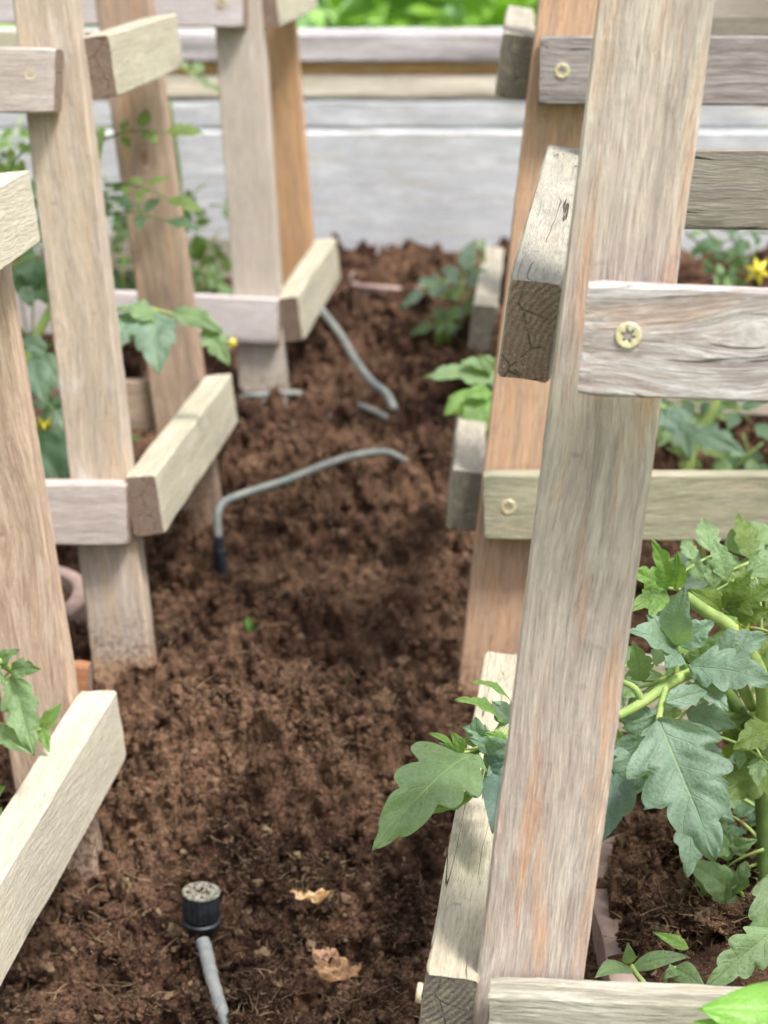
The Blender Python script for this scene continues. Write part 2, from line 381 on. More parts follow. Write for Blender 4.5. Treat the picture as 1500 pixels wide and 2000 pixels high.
wm('E_side', (184, 177, 161), (147, 141, 128), (203, 197, 184), (165, 155, 136), seed=10, acc=.3, lt=.4, eg=EG_G)
wm('B_post', (202, 184, 164), (164, 150, 140), (214, 206, 200), (204, 176, 144), seed=11, low=(.112, .128, (206, 160, 120)), acc=.55, lt=.75, knots=((.35, .016, .016),), soft=.06, contrast=.8, dirt=.15)
wm('B_front', (202, 189, 183), (169, 157, 152), (222, 213, 210), (194, 173, 163), seed=12, acc=.3, lt=.5, contrast=.7)
wm('B_side', (196, 190, 168), (164, 157, 139), (219, 214, 197), (179, 169, 147), seed=13, acc=.3, lt=.5, contrast=.7)
wm('B_rear', (182, 156, 134), (140, 122, 112), (198, 180, 164), (192, 150, 118), seed=14, acc=.7, lt=.5, knots=((.42, .0, .009),), contrast=.9, dirt=.15)
wm('C_post', (192, 180, 168), (168, 158, 150), (208, 202, 196), (186, 168, 150), seed=15, acc=.3, lt=.5, contrast=.6, dirt=.15)
wm('C_rear', (206, 162, 118), (150, 128, 112), (206, 170, 132), (192, 138, 92), seed=16, acc=.6, lt=.3, contrast=.9)
wm('C_front', (212, 203, 203), (181, 169, 168), (229, 223, 226), (200, 183, 179), seed=17, acc=.3, lt=.5, contrast=.5)
wm('A_post', (206, 182, 160), (160, 134, 114), (218, 202, 186), (198, 162, 134), seed=18, acc=.5, lt=.5, knots=((.30, .006, .020), (.62, -.012, .010)), soft=.3, contrast=1.0, dirt=.15)
wm('A_side', (206, 199, 181), (178, 169, 152), (219, 215, 202), (202, 189, 166), seed=19, acc=.3, lt=.4, contrast=.55, eg=EG_L)
wm('A_rear', (180, 126, 92), (150, 104, 76), (194, 146, 112), (184, 126, 88), seed=20)
def scr(c, rail, px, py, z, r=.0056, sunk=.0004):
    pass
def hidden(c, p, mats, seed):   # the post on the side of the cage turned away from the camera
    a0, b0, w = p
    d = b0 - a0; k = d.dot(c.d1); d2 = d - 2 * k * c.d1
    a = a0 - c.s * c.d1 * .43
    c.post(a, a + d2, w, mats, seed=seed)
# ---- cage D : right foreground
D = Cage(radians(6.2), -1, 'nearest wooden cage on the right, grey and orange post crossing in front of everything', (.30, 1.13, -.05))
pf = (P(1036, 1900, .985), P(1283, 0, .90), .0475)
D.post(*pf, W_['D_post'], eb=.21, et=.30, seed=1)
pr = (P(1085, 1500, 1.42), P(1228, 280, 1.345), .047)
D.post(*pr, W_['D_side'], eb=.10, et=.45, seed=21)
hidden(D, pf, W_['D_side'], 22); hidden(D, pr, W_['D_rear'], 23)
rf = D.front(P(1141, 554, .884), P(1500, 567, .876), .0455, W_['D_front'], eb=.23, seed=2, t=.022)
n_ = (-D.d2 + UP * .12).normalized()
def on_face(rail, px, py):
    M = WM[rail]; o = M.translation; Z = Vector((M[0][2], M[1][2], M[2][2])); r = P(px, py, 1) - C0
    k = (o - C0).dot(Z) / r.dot(Z); return C0 + r * k, Z
def put_screw(rail, px, py, r=.0056, sunk=.0004):
    p, Z = on_face(rail, px, py); screw(rail, p, Z, r, sunk)
put_screw(rf, 1227, 655, .0053)
rl = D.front(P(957, 1942, .958), P(1360, 1962, .95), .046, W_['D_low'], eb=.24, seed=3)
ru = D.sider(P(995, 540, .965), P(1070, 280, 1.395), .046, W_['D_side'], seed=4, t=.0245)
rs_ = D.sider(P(832, 1897, .985), P(948, 1268, 1.385), .046, W_['D_side_low'], seed=5, t=.025)
put_screw(rs_, 822, 1940, .0045, -.0006)
D.front(P(1185, 290, 1.27), P(1500, 292, 1.26), .046, W_['D_rear'], ea=.0, eb=.14, seed=6)
D.front(P(1060, 1290, 1.40), P(1500, 1300, 1.385), .046, W_['D_side_low'], ea=.02, eb=.12, seed=26)
D.sider(P(995, 540, .965) + D.d1 * .40, P(1070, 280, 1.395) + D.d1 * .38, .046, W_['D_side'], seed=27)
D.sider(P(832, 1897, .985) + D.d1 * .50, P(948, 1268, 1.385) + D.d1 * .50, .046, W_['D_side'], seed=28)
# ---- cage E : right, behind D
E = Cage(radians(3.2), -1, 'second wooden cage on the right with orange post and greenish lower rail', (.33, 1.75, .02))
pf = (P(960, 1330, 1.60), P(1112, 60, 1.545), .048)
E.post(*pf, W_['E_post'], eb=.12, et=.3, seed=31)
pr = (P(1000, 1040, 2.02), P(1118, 20, 1.96), .047)
E.post(*pr, W_['E_side'], eb=.1, et=.3, seed=32)
hidden(E, pf, W_['E_post'], 33); hidden(E, pr, W_['E_side'], 34)
e1 = E.front(P(1055, 70, 1.522), P(1500, 71, 1.512), .047, W_['E_up'], eb=.2, seed=35); put_screw(e1, 1098, 138, .0053)
e2 = E.front(P(946, 926, 1.556), P(1500, 928, 1.545), .0475, W_['E_low'], eb=.2, seed=36); put_screw(e2, 993, 990, .0053)
E.sider(P(982, 63, 1.565), P(991, 10, 1.98), .046, W_['E_side'], seed=37)
E.sider(P(886, 916, 1.60), P(897, 765, 1.93), .046, W_['E_side'], seed=38)
E.front(P(1120, 28, 2.0), P(1500, 30, 1.99), .046, W_['D_rear'], ea=.03, eb=.15, seed=39)
E.front(P(1100, 700, 2.0), P(1500, 714, 1.985), .046, W_['C_post'], ea=.06, eb=.15, seed=40)
# ---- cage F : right, far
Fc = Cage(radians(4), -1, 'farthest wooden cage on the right, pale lower rail showing beside the orange post', (.38, 2.35, .06))
pf = (P(1045, 640, 2.16), P(1140, -100, 2.13), .047)
Fc.post(*pf, W_['C_post'], eb=.18, et=.25, seed=41); hidden(Fc, pf, W_['C_post'], 42)
pr = (P(1060, 520, 2.5), P(1130, -100, 2.46), .047)
Fc.post(*pr, W_['C_post'], eb=.15, et=.2, seed=43)
Fc.sider(P(925, 592, 2.13), P(944, 478, 2.5), .046, W_['E_side'], seed=44)
Fc.front(P(985, 600, 2.12), P(1500, 604, 2.10), .046, W_['C_post'], eb=.1, seed=45)
Fc.front(P(1080, -45, 2.12), P(1500, -43, 2.10), .046, W_['C_post'], eb=.1, seed=46)
# ---- cage B : left middle
B = Cage(radians(5.5), 1, 'middle wooden cage on the left with pinkish grey post before a knotty brown one', (-.36, 1.75, .02))
pf = (P(237, 1300, 1.645), P(84, 0, 1.585), .0452)
B.post(*pf, W_['B_post'], eb=.1, et=.3, seed=51)
pr = (P(378, 1000, 1.99), P(238, 0, 1.93), .048)
B.post(*pr, W_['B_rear'], eb=.1, et=.3, seed=52)
hidden(B, pf, W_['B_post'], 53); hidden(B, pr, W_['B_rear'], 54)
b1 = B.front(P(-300, 90, 1.58), P(105, 93, 1.562), .046, W_['B_front'], seed=55); put_screw(b1, 58, 146, .0042, .0012)
b2 = B.front(P(-400, 945, 1.63), P(247, 946, 1.605), .0455, W_['B_front'], seed=56); put_screw(b2, 202, 993, .0046, .0012)
B.sider(P(213, 66, 1.60), P(346, 26, 1.90), .046, W_['B_side'], seed=57)
B.sider(P(304, 927, 1.61), P(453, 727, 1.97), .046, W_['B_side'], seed=58)
B.front(P(-160, 742, 2.00), P(310, 744, 1.985), .046, W_['B_rear'], seed=59)
B.front(P(-200, 60, 1.98), P(210, 62, 1.96), .046, W_['B_side'], seed=60)
# ---- cage C : left far
Cc = Cage(radians(5.5), 1, 'farthest wooden cage on the left with pale grey front post and orange rear post', (-.38, 2.3, .09))
pf = (P(514, 780, 2.17), P(466, 50, 2.13), .047)
Cc.post(*pf, W_['C_post'], eb=.1, et=.3, seed=61)
pr = (P(575, 560, 2.50), P(534, 50, 2.46), .048)
Cc.post(*pr, W_['C_rear'], eb=.16, et=.3, seed=62)
hidden(Cc, pf, W_['C_post'], 63); hidden(Cc, pr, W_['C_rear'], 64)
Cc.front(P(-120, 556, 2.19), P(543, 584, 2.14), .0445, W_['C_front'], seed=65)
c1 = Cc.front(P(-120, -50, 2.15), P(474, -43, 2.10), .046, W_['C_front'], seed=66); put_screw(c1, 433, 4, .005)
Cc.sider(P(582, 577, 2.15), P(657, 463, 2.47), .046, W_['B_side'], seed=67)
Cc.sider(P(537, -42, 2.12), P(612, -66, 2.45), .046, W_['B_side'], seed=68)
Cc.front(P(100, 452, 2.52), P(560, 470, 2.50), .046, W_['C_post'], seed=69)
# ---- cage A : left foreground
A = Cage(radians(5.5), 1, 'nearest wooden cage on the left with tan rear post and pale cream lower rail', (-.43, 1.15, -.05))
pr = (P(112, 1640, 1.425), P(-48, 650, 1.375), .0465)
A.post(*pr, W_['A_post'], eb=.1, et=.5, seed=71)
pf = (pr[0] - A.d2 * .44, pr[1] - A.d2 * .36, .047)
A.post(*pf, W_['A_post'], eb=.1, et=.5, seed=72); hidden(A, pr, W_['A_post'], 73); hidden(A, pf, W_['A_post'], 74)
a1 = A.sider(P(-360, 560, .98), P(59, 328, 1.36), .0465, W_['A_side'], seed=75); put_screw(a1, 56, 402, .004, .0014)
a2 = A.sider(P(-310, 2240, .96), P(229, 1345, 1.42), .0475, W_['A_side'], seed=76, t=.026)
A.front(pr[0] + A.d2 * .026 - A.d1 * .40 + UP * .10, P(172, 1302, 1.45), .046, W_['A_rear'], seed=77, t=.02)
# ------------------------------------------------------------------ ground shape
ctrl_y = np.array([-.5, 1.0, 1.2, 1.32, 1.42, 1.52, 1.70, 1.90, 2.10, 2.40, 2.75, 3.2])
ctrl_z = np.array([-.08, -.068, -.06, -.045, -.02, .012, .016, .030, .075, .10, .118, .12])
bumps = []
def wpt(px, py, z): p = P(px, py, z); return p.x, p.y
def bump(px, py, z, h, sx, sy=None):
    x, y = wpt(px, py, z); bumps.append((x, y, h, sx, sy or sx))
bump(500, 1450, 1.48, .078, .10, .060); bump(680, 1400, 1.50, .030, .05, .05); bump(560, 1330, 1.58, .030, .085, .030); bump(170, 1740, 1.42, .018, .05, .05); bump(350, 1330, 1.62, .012, .05, .03); bump(880, 1390, 1.56, .006, .07, .05)
bump(640, 1190, 1.72, -.045, .07, .05); bump(820, 1180, 1.74, -.040, .06, .05); bump(560, 1150, 1.75, -.02, .08, .04); bump(600, 1330, 1.58, .016, .05, .03); bump(330, 1130, 1.80, -.03, .05, .06)
bump(430, 1420, 1.52, .026, .05, .025); bump(760, 1420, 1.54, .020, .04, .02); bump(110, 1860, 1.33, -.015, .05, .03)
bump(520, 1580, 1.45, -.012, .05, .025); bump(600, 1700, 1.40, .010, .06, .04)
bump(560, 850, 2.02, .030, .06, .07); bump(840, 850, 2.05, .020, .10, .06); bump(520, 1040, 1.9, -.012, .05, .06)
bump(790, 560, 2.55, .012, .12, .06); bump(830, 1500, 1.48, -.015, .04, .05)
bump(700, 1930, 1.33, .010, .06, .04); bump(200, 1960, 1.30, .012, .08, .03); bump(400, 980, 1.95, -.02, .05, .06)
bump(980, 1700, 1.36, -.01, .06, .08)
pots = []
def ground(x, y, fine=True):
    x = np.asarray(x, float); y = np.asarray(y, float)
    z = np.interp(y, ctrl_y, ctrl_z)
    for bx, by, h, sx, sy in bumps: z = z + h * np.exp(-((x - bx) / sx) ** 2 - ((y - by) / sy) ** 2)
    z = z + .034 * (fbm(x * 9 + 4, y * 9, 3, 2) - .375) + .030 * (fbm(x * 22, y * 22 + 7, 5, 2) - .375)
    for (px_, py_, pr_, pz_, ex_) in pots:
        d = (np.abs(x - px_) ** ex_ + np.abs(y - py_) ** ex_) ** (1 / ex_)
        k = np.clip((pr_ + (.006 if ex_ > 2 else -.004) + (.022 * (fbm(x * 28, y * 28, 61, 2) - .42) if ex_ > 2 else 0) - d) / .004, 0, 1)
        if ex_ > 2: z = z + (pz_ - .030 - z) * np.exp(-np.maximum(d - pr_, 0) / .02)
        zi = pz_ + (.004 if ex_ > 2 else -.010) + .012 * fbm(x * 30, y * 30, 8, 3) + .016 * np.exp(-(d / (pr_ * .7)) ** 2)
        z = z * (1 - k) + zi * k
    return z
def soil_h(x, y):
    z = ground(x, y)
    wx = x + .010 * (vn(x * 90, y * 90, 31) - .5) + .003 * (vn(x * 300, y * 300, 33) - .5); wy = y + .010 * (vn(x * 90, y * 90, 32) - .5) + .003 * (vn(x * 300, y * 300, 34) - .5)
    a = wor(wx * 30, wy * 30, 1); b = wor(wx * 62, wy * 62, 2); c = wor(wx * 170, wy * 170, 3); d = wor(wx * 420, wy * 420, 4)
    cr_ = np.clip(1 - np.abs(fbm(wx * 26, wy * 26, 91, 3) - .44) / .035, 0, 1); z = z - .008 * cr_
    m = .5 + 1.2 * vn(x * 16, y * 16, 77)
    z = z + .022 * (.5 - a) * m + .017 * (.45 - b) * m + .0050 * (.45 - c) + .0018 * (.45 - d)
    z = z + .006 * (fbm(x * 60, y * 60, 9, 3) - .44) + .0016 * (vn(x * 800, y * 800, 41) - .5)
    pit = vn(x * 45, y * 45, 66); z = z - .026 * np.clip(pit - .66, 0, 1) / .32
    return z
def pg(px, py, dz=0.0):
    """point of the bed under a pixel"""
    r = P(px, py, 1) - C0; k = .9
    for i in range(1500):
        q = C0 + r * k
        if q.z < float(ground(q.x, q.y)) + dz: break
        k += .0015
    return q
# pots sunk in the bed
def pot(cx, cy, R, zr, label, w=.014, ex=2):
    root_z = zr; mb = MB(); n = 96; vs = []
    prof = [(R - .010, -.09), (R, -.004), (R + .0005, .0), (R - .002, .0022), (R - w + .002, .0022), (R - w, 0), (R - w - .002, -.09)]
    for (r, z) in prof:
        for k in range(n):
            a = 2 * pi * k / n; rr = r / (abs(cos(a)) ** ex + abs(sin(a)) ** ex) ** (1 / ex) + .0016 * sin(3 * a + 1) + .001 * sin(7 * a)
            vs.append((cx + rr * cos(a), cy + rr * sin(a), zr + z + .0012 * sin(5 * a)))
    fs = [(i * n + k, (i + 1) * n + k, (i + 1) * n + (k + 1) % n, i * n + (k + 1) % n) for i in range(len(prof) - 1) for k in range(n)]
    fs = [f[::-1] for f in fs]
    mb.add(vs, fs); o = mb.build('plant_pot', [POT], None, True, 50)
    pots.append((cx, cy, R - w, zr, ex)); tag(o, label, 'pot', 'pinkish pots sunk in the peat'); return o
def pot_at(px_left, py, z, R, zr, label, side=-1, **k):
    p = P(px_left, py, z); pot(p.x - side * R, p.y, R, zr, label, **k)
pot_at(1164, 1790, 1.262, .125, .016, 'pinkish grey pot rim half filled with dark peat, behind the nearest right post', ex=5)
pot_at(168, 1180, 1.76, .12, .035, 'pinkish pot rim in the gap between the tan post and the middle left cage', side=1)
pot_at(318, 850, 2.28, .12, .045, 'blurred pink pot rim showing above the lower rail of the middle left cage', side=1)
pp = P(785, 545, 2.60); pot(pp.x, pp.y + .05, .062, .118, 'faint pink pot rim in the peat at the foot of the far plank wall', .010, ex=4)
# soil mesh
def grid(xs, ys): pass
nr = 1250; nc = 660
tt = np.linspace(0, 1, nr); yr = 1.08 + 1.72 * (tt ** 1.35)
s_ = np.linspace(-1, 1, nc)
Y = np.repeat(yr[:, None], nc, 1); X = s_[None, :] * (.195 * Y + .03)
Z = soil_h(X, Y)
gx = np.gradient(Z, axis=1) / np.gradient(X, axis=1); gy = np.gradient(Z, axis=0) / np.gradient(Y, axis=0)
q_ = np.sqrt(1 + gx * gx + gy * gy); n0 = np.stack([-gx / q_, -gy / q_, 1 / q_], -1)
def n3(f, s1): return (vn(X * f + Z * f * .7, Y * f - Z * f * .6, s1) + vn(X * f * .8 - Z * f, Y * f * .5 + Z * f * .9 + 9, s1 + 1)) * .5 - .5
dd = .013 * n3(100, 51) + .0060 * n3(260, 53) + .0034 * n3(620, 55)
X2 = X + n0[..., 0] * dd + .005 * n3(90, 57); Y2 = Y + n0[..., 1] * dd + .006 * n3(95, 59); Z = Z + n0[..., 2] * dd
v = np.stack([X2, Y2, Z], -1).reshape(-1, 3)
ii = np.arange(nr * nc).reshape(nr, nc)
f = np.stack([ii[:-1, :-1], ii[:-1, 1:], ii[1:, 1:], ii[1:, :-1]], -1).reshape(-1, 4)
o = np_mesh('soil', v, f, [SOIL]); tag(o, kind='structure')
# coarse surroundings of the bed
xs = np.linspace(-1.4, 1.5, 240); ys = np.linspace(-.6, 2.82, 280)
Xg, Yg = np.meshgrid(xs, ys); Zg = ground(Xg, Yg) + .012 * (.5 - wor(Xg * 30, Yg * 30, 1))
ins = (np.abs(Xg) < .195 * Yg + .015) & (Yg > 1.1) & (Yg < 2.78); Zg = np.where(ins, Zg - .04, Zg - .002)
ii = np.arange(Xg.size).reshape(Xg.shape); f = np.stack([ii[:-1, :-1], ii[:-1, 1:], ii[1:, 1:], ii[1:, :-1]], -1).reshape(-1, 4)
o = np_mesh('soil', np.stack([Xg, Yg, Zg], -1).reshape(-1, 3), f, [SOIL]); tag(o, kind='structure')
# crumbs
rng = np.random.default_rng(5)
def ico():
    import bmesh
    bm = bmesh.new(); bmesh.ops.create_icosphere(bm, subdivisions=2, radius=1)
    vv = np.array([q.co[:] for q in bm.verts]); ff = np.array([[q.index for q in p.verts] for p in bm.faces]); bm.free(); return vv, ff
iv, ifc = ico()
GV = np.stack([X2, Y2, Z], -1); GN = np.cross(np.gradient(GV, axis=1), np.gradient(GV, axis=0)); GN /= np.linalg.norm(GN, axis=2, keepdims=True) + 1e-12
def pick(rng, n, pw, cut=1.0):
    r = (rng.random(n) ** pw * (nr - 1) * cut).astype(int); c = rng.integers(0, nc, n)
    return GV[r, c], GN[r, c]
NC = 26000
pc, pn_ = pick(rng, NC, 1.0, .85); sz = rng.lognormal(math.log(.0015), .5, NC).clip(.0006, .0065)
xc, yc, zc = pc[:, 0] + pn_[:, 0] * sz * .3, pc[:, 1] + pn_[:, 1] * sz * .3, pc[:, 2] + pn_[:, 2] * sz * .1
V_ = iv[None] * sz[:, None, None] * rng.uniform(.6, 1.3, (NC, 1, 3))
nz_ = 1 + .9 * (vn(iv[None, :, 0] * 1.7 + rng.uniform(0, 99, (NC, 1)), iv[None, :, 1] * 1.7 + iv[None, :, 2] * 1.3 + rng.uniform(0, 99, (NC, 1)), 3) - .5)
V_ = V_ * nz_[:, :, None] * rng.uniform(.75, 1.25, (NC, len(iv), 1))
V_ += np.stack([xc, yc, zc + sz * .25], -1)[:, None]
Ff = ifc[None] + (np.arange(NC) * len(iv))[:, None, None]
o = np_mesh('peat_crumbs', V_.reshape(-1, 3), Ff.reshape(-1, 3), [FIB], attr=np.repeat(rng.random(NC) ** 5 * .5, len(iv)), smooth=False)
tag(o, 'loose brown crumbs of peat lying over the bed', 'soil crumbs', kind='stuff')
# fibres
def fibres(name, NFb, l0, l1, r0, tone, label, seed, ymax=1.5, lift=.002, amp=.5, K=5, pw=1.6):
    rng = np.random.default_rng(seed)
    bp, bn = pick(rng, NFb, pw, ymax)
    Ls = rng.uniform(l0, l1, NFb) * rng.uniform(.4, 1, NFb); a = rng.uniform(0, 2 * pi, NFb); cur = rng.normal(0, amp, (NFb, K)).cumsum(1)
    el = rng.uniform(-.1, 1.1, NFb); pts = np.zeros((NFb, K + 1, 3)); pts[:, 0] = bp - bn * .0004; x0 = bp[:, 0]; y0 = bp[:, 1]
    ec = el[:, None] + rng.normal(0, .35, (NFb, K)).cumsum(1)
    for k in range(K):
        st = Ls / K
        pts[:, k + 1] = pts[:, k] + np.stack([np.cos(a + cur[:, k]) * np.cos(ec[:, k]) * st, np.sin(a + cur[:, k]) * np.cos(ec[:, k]) * st, np.sin(ec[:, k]) * st * .5], -1) + bn * (st * .45)[:, None]
    pts[..., 2] += lift * rng.uniform(-.4, 1, (NFb, 1))
    rr = r0 * rng.uniform(.5, 1.3, (NFb, 1, 1)) * np.linspace(1, .3, K + 1)[None, :, None]
    tg = np.gradient(pts, axis=1); tg /= np.linalg.norm(tg, axis=2, keepdims=True) + 1e-9
    s1 = np.cross(tg, np.array([.1, .2, 1.])); s1 /= np.linalg.norm(s1, axis=2, keepdims=True) + 1e-9; s2 = np.cross(tg, s1)
    rings = np.stack([pts + rr * (cos(q) * s1 + sin(q) * s2) for q in (0, 2 * pi / 3, 4 * pi / 3)], 2)
    vv = rings.reshape(-1, 3); fl = []
    for k in range(K):
        for j in range(3): fl.append([k * 3 + j, k * 3 + (j + 1) % 3, (k + 1) * 3 + (j + 1) % 3, (k + 1) * 3 + j])
    ff = (np.array(fl)[None] + (np.arange(NFb) * (K + 1) * 3)[:, None, None]).reshape(-1, 4)
    tn = tone[0] + (tone[1] - tone[0]) * rng.random(NFb) ** 2 * (.3 + 1.4 * vn(x0 * 30, y0 * 30, 12))
    o = np_mesh(name, vv, ff, [FIB], attr=np.repeat(tn, (K + 1) * 3))
    return tag(o, label, 'soil fibres', kind='stuff')
fibres('peat_fuzz', 200000, .0018, .0075, .00034, (0, .9), 'short brown fuzz of the matted peat', 21, ymax=.62, amp=.9, K=3, lift=.0004, pw=1.0)
fibres('root_fibres', 6500, .006, .024, .00036, (.45, 1.5), 'pale straw coloured root fibres scattered on the peat', 22, ymax=.7, lift=.004, amp=.45, pw=1.2)
# white grit
mbp = MB()
for k in range(24):
    y0 = random.uniform(1.15, 2.2); x0 = random.uniform(-1, 1) * .17 * y0; z0 = float(soil_h(np.array([x0]), np.array([y0]))[0]); r = random.uniform(.0006, .0012)
    mbp.add([V(x0, y0, z0 + r * .4) + r * random.uniform(.7, 1.2) * Vector(q) for q in iv], [tuple(q) for q in ifc])
o = mbp.build('white_grit', [simple('white_grit', (235, 232, 226), (200, 196, 190), 300, .7)], None); tag(o, 'tiny white grains of grit dotted over the peat', 'grit', kind='stuff')
# ------------------------------------------------------------------ plants
def hw(u, n, dep, ph, tip=1.0, wide=.7):
    b = max(0.0, sin(pi * min(1, u) ** wide)) ** .75 * (1 - .30 * u)
    t = (u * n + ph) % 1.0
    s = sin(pi / 2 * t / .78) ** .9 if t < .78 else cos(pi / 2 * (t - .78) / .22) ** .9
    return b * (1 - dep * (1 - s) * (1 - .35 * u))
def leaflet(mb, base, tip, nrm, w, lobes=4, dep=.32, arch=.10, fold=.25, curl=.0, m=0, seed=0, nu=44, nv=12, puck=1.0, wide=.7, twist=0):
    base = Vector(base); tip = Vector(tip); X = tip - base; L = X.length; X.normalize(); Z = (nrm - nrm.dot(X) * X).normalized(); Y = Z.cross(X)
    rs = random.Random(seed); pl = rs.random(); pr_ = rs.random(); vs = []; uvs = []
    for i in range(nu + 1):
        u = i / nu
        for j in range(nv + 1):
            q = -1 + 2 * j / nv; s = abs(q); ph = pl if q < 0 else pr_
            H = hw(u, lobes, dep * min(1, s * 3), ph, wide=wide) * w / 2
            uu = u + .10 * s * H / (w / 2) * (1 - u) + .004 * rs.uniform(-1, 1) * s
            y = q * H; z = arch * L * sin(pi * u) + fold * abs(y) * (1 - .6 * s) - curl * s * s * H
            sv = u * lobes * 1.0 + ph - s * .9
            z += puck * .075 * w * (abs(sin(pi * sv)) ** .7) * s * (1.25 - s) + puck * .012 * w * sin(9 * u + 5 * q + seed)
            z += .05 * w * s * s * sin(2 * pi * u * lobes * .5 + seed * 1.3 + (2 if q > 0 else 0)) + twist * y * (u - .3)
            vs.append(base + X * (uu * L) + Y * y + Z * z); uvs.append((u, (q + 1) / 2))
    n = nv + 1
    fs = [(i * n + j, (i + 1) * n + j, (i + 1) * n + j + 1, i * n + j + 1) for i in range(nu) for j in range(nv)]
    mb.add(vs, fs, m, uvs)
TOC = -CF
def leaf(parent, mat, specs, stems=(), name='leaf', sm=None):
    """one leaf: a few leaflets on a stalk. spec = (base px,py,z, tip px,py,z, width px, options)"""
    mb = MB()
    for k, sp in enumerate(specs):
        b = P(*sp[0]); t = P(*sp[1]); z = sp[0][2]; w = sp[2] / F * z; o = dict(sp[3]) if len(sp) > 3 else {}
        nr_ = o.pop('n', (0, 0)); nrm = (TOC + UP * .35 + CR * nr_[0] + CU * nr_[1]).normalized()
        leaflet(mb, b, t, nrm, w, seed=int(sp[0][0] + sp[1][1]), **o)
    if not stems and len(specs) > 1:
        bs_ = [P(*q[0]) for q in specs]; cb = sum(bs_, Vector()) / len(bs_)
        for q in bs_:
            if (q - cb).length > .002: tube(mb, [q, (q + cb) / 2 - UP * .001, cb], .0008, 6, 1)
    for (pts, r) in stems:
        tube(mb, spline([P(*q) for q in pts], 6), r, 8, 1)
    return mb.build(name, [mat, sm or STEMM], parent, True)
def compound(parent, mat, base, tip, nrm, size, pairs=3, seed=0, nu=16, nv=6, r=.0012, name='leaf', sm=None, lobes=4):
    mb = MB(); rs = random.Random(seed); base = Vector(base); tip = Vector(tip); X = (tip - base); L = X.length; X.normalize()
    Z = (nrm - nrm.dot(X) * X).normalized(); Y = Z.cross(X)
    pts = [base + X * L * u + Z * (.12 * L * sin(pi * u)) for u in [i / 8 for i in range(9)]]
    tube(mb, pts, [r * (1.2 - .7 * i / 8) for i in range(9)], 6, 1)
    e = pts[-1]; leaflet(mb, e, e + (X * 1.0 - Z * .25).normalized() * size, Z, size * .6, lobes=lobes, seed=seed, nu=nu, nv=nv, m=0)
    for k in range(pairs):
        u = .35 + .6 * k / pairs; q = base + X * L * u + Z * (.12 * L * sin(pi * u)); sl = size * (.6 + .35 * (k / pairs)) * rs.uniform(.8, 1.1)
        for sd in (-1, 1):
            d = (Y * sd + X * rs.uniform(.25, .7) + Z * rs.uniform(-.35, .2)).normalized()
            leaflet(mb, q + d * size * .08, q + d * sl, Z + X * rs.uniform(-.3, .3), sl * .6, lobes=lobes, seed=seed + k * 2 + sd, nu=nu, nv=nv)
    return mb.build(name, [mat, sm or STEMM], parent, True)
def flower(parent, c, r=.011, d=None, seed=0):
    mb = MB(); d = (d or (TOC + UP)).normalized(); X = d.orthogonal().normalized(); Y = d.cross(X); rs = random.Random(seed)
    for k in range(6):
        a = 2 * pi * k / 6 + rs.uniform(-.2, .2); e = (X * cos(a) + Y * sin(a)); t = c + e * r * rs.uniform(.8, 1.1) - d * r * .35
        s = e.cross(d) * r * .17
        mb.add([c - s * .6, c + s * .6, (c + t) / 2 + s + d * r * .1, t, (c + t) / 2 - s + d * r * .1], [(0, 1, 2, 3, 4)])
    tube(mb, [c, c + d * r * .7], [r * .14, r * .05], 6)
    return mb.build('flower', [YEL], parent, True)
def stem(parent, pts, r, m=None, name='stem', k=8):
    mb = MB(); q = spline(pts, k)
    rr = [r[0] + (r[1] - r[0]) * i / (len(q) - 1) for i in range(len(q))] if isinstance(r, tuple) else r
    tube(mb, q, rr, 12); return mb.build(name, [m or STEMM], parent, True)
def pstem(parent, pts, r, m=None, **k): return stem(parent, [P(*q) for q in pts], r, m, **k)
# --- plant in the nearest right cage (D)
base = V(.285, 1.235, -.01)
pD = empty('tomato_plant', base, 'large grey green tomato plant inside the nearest right cage, leaves reaching left past the post', 'tomato plant', 'tomato plants in the cages')
pstem(pD, [(1515, 1960, 1.26), (1495, 1780, 1.25), (1490, 1600, 1.24), (1470, 1440, 1.22), (1400, 1330, 1.21), (1340, 1280, 1.21)], (.0046, .0034), STEMD)
pstem(pD, [(1340, 1165, 1.16), (1380, 1195, 1.165), (1420, 1220, 1.17), (1455, 1262, 1.175), (1490, 1340, 1.19), (1500, 1480, 1.22)], (.0030, .0050))
pstem(pD, [(1205, 1400, 1.10), (1255, 1372, 1.11), (1300, 1340, 1.12), (1350, 1315, 1.13), (1420, 1300, 1.17), (1470, 1380, 1.21)], (.0024, .0034))
pstem(pD, [(1255, 1372, 1.11), (1240, 1345, 1.11), (1212, 1330, 1.12)], (.0022, .0014))
# big leaf
leaf(pD, L_GREY, [((1285, 1405, 1.075), (1398, 1682, 1.045), 230, dict(lobes=4, dep=.5, arch=.05, fold=.12, nu=70, nv=20, wide=.62, puck=1.4)),
                  ((1298, 1372, 1.085), (1380, 1350, 1.10), 55, dict(lobes=3, dep=.2)),
                  ((1282, 1395, 1.09), (1228, 1560, 1.10), 130, dict(lobes=4, dep=.38, arch=.04, nu=56, nv=16, n=(-.3, 0)))],
     [([(1300, 1345, 1.10), (1292, 1375, 1.09), (1286, 1408, 1.076)], .0016)])
leaf(pD, L_BLUE, [((1215, 1470, 1.10), (1172, 1645, 1.08), 120, dict(lobes=3, dep=.25, arch=.06, nu=50, nv=14))])
leaf(pD, L_GREY, [((1345, 1300, 1.12), (1520, 1335, 1.10), 120, dict(lobes=5, dep=.32, arch=.06, nu=56, nv=14, n=(0, .4))),
                  ((1390, 1290, 1.13), (1500, 1240, 1.13), 90, dict(lobes=4, dep=.3, n=(0, .3))),
                  ((1360, 1325, 1.12), (1425, 1392, 1.10), 60, dict(lobes=3, dep=.3))])
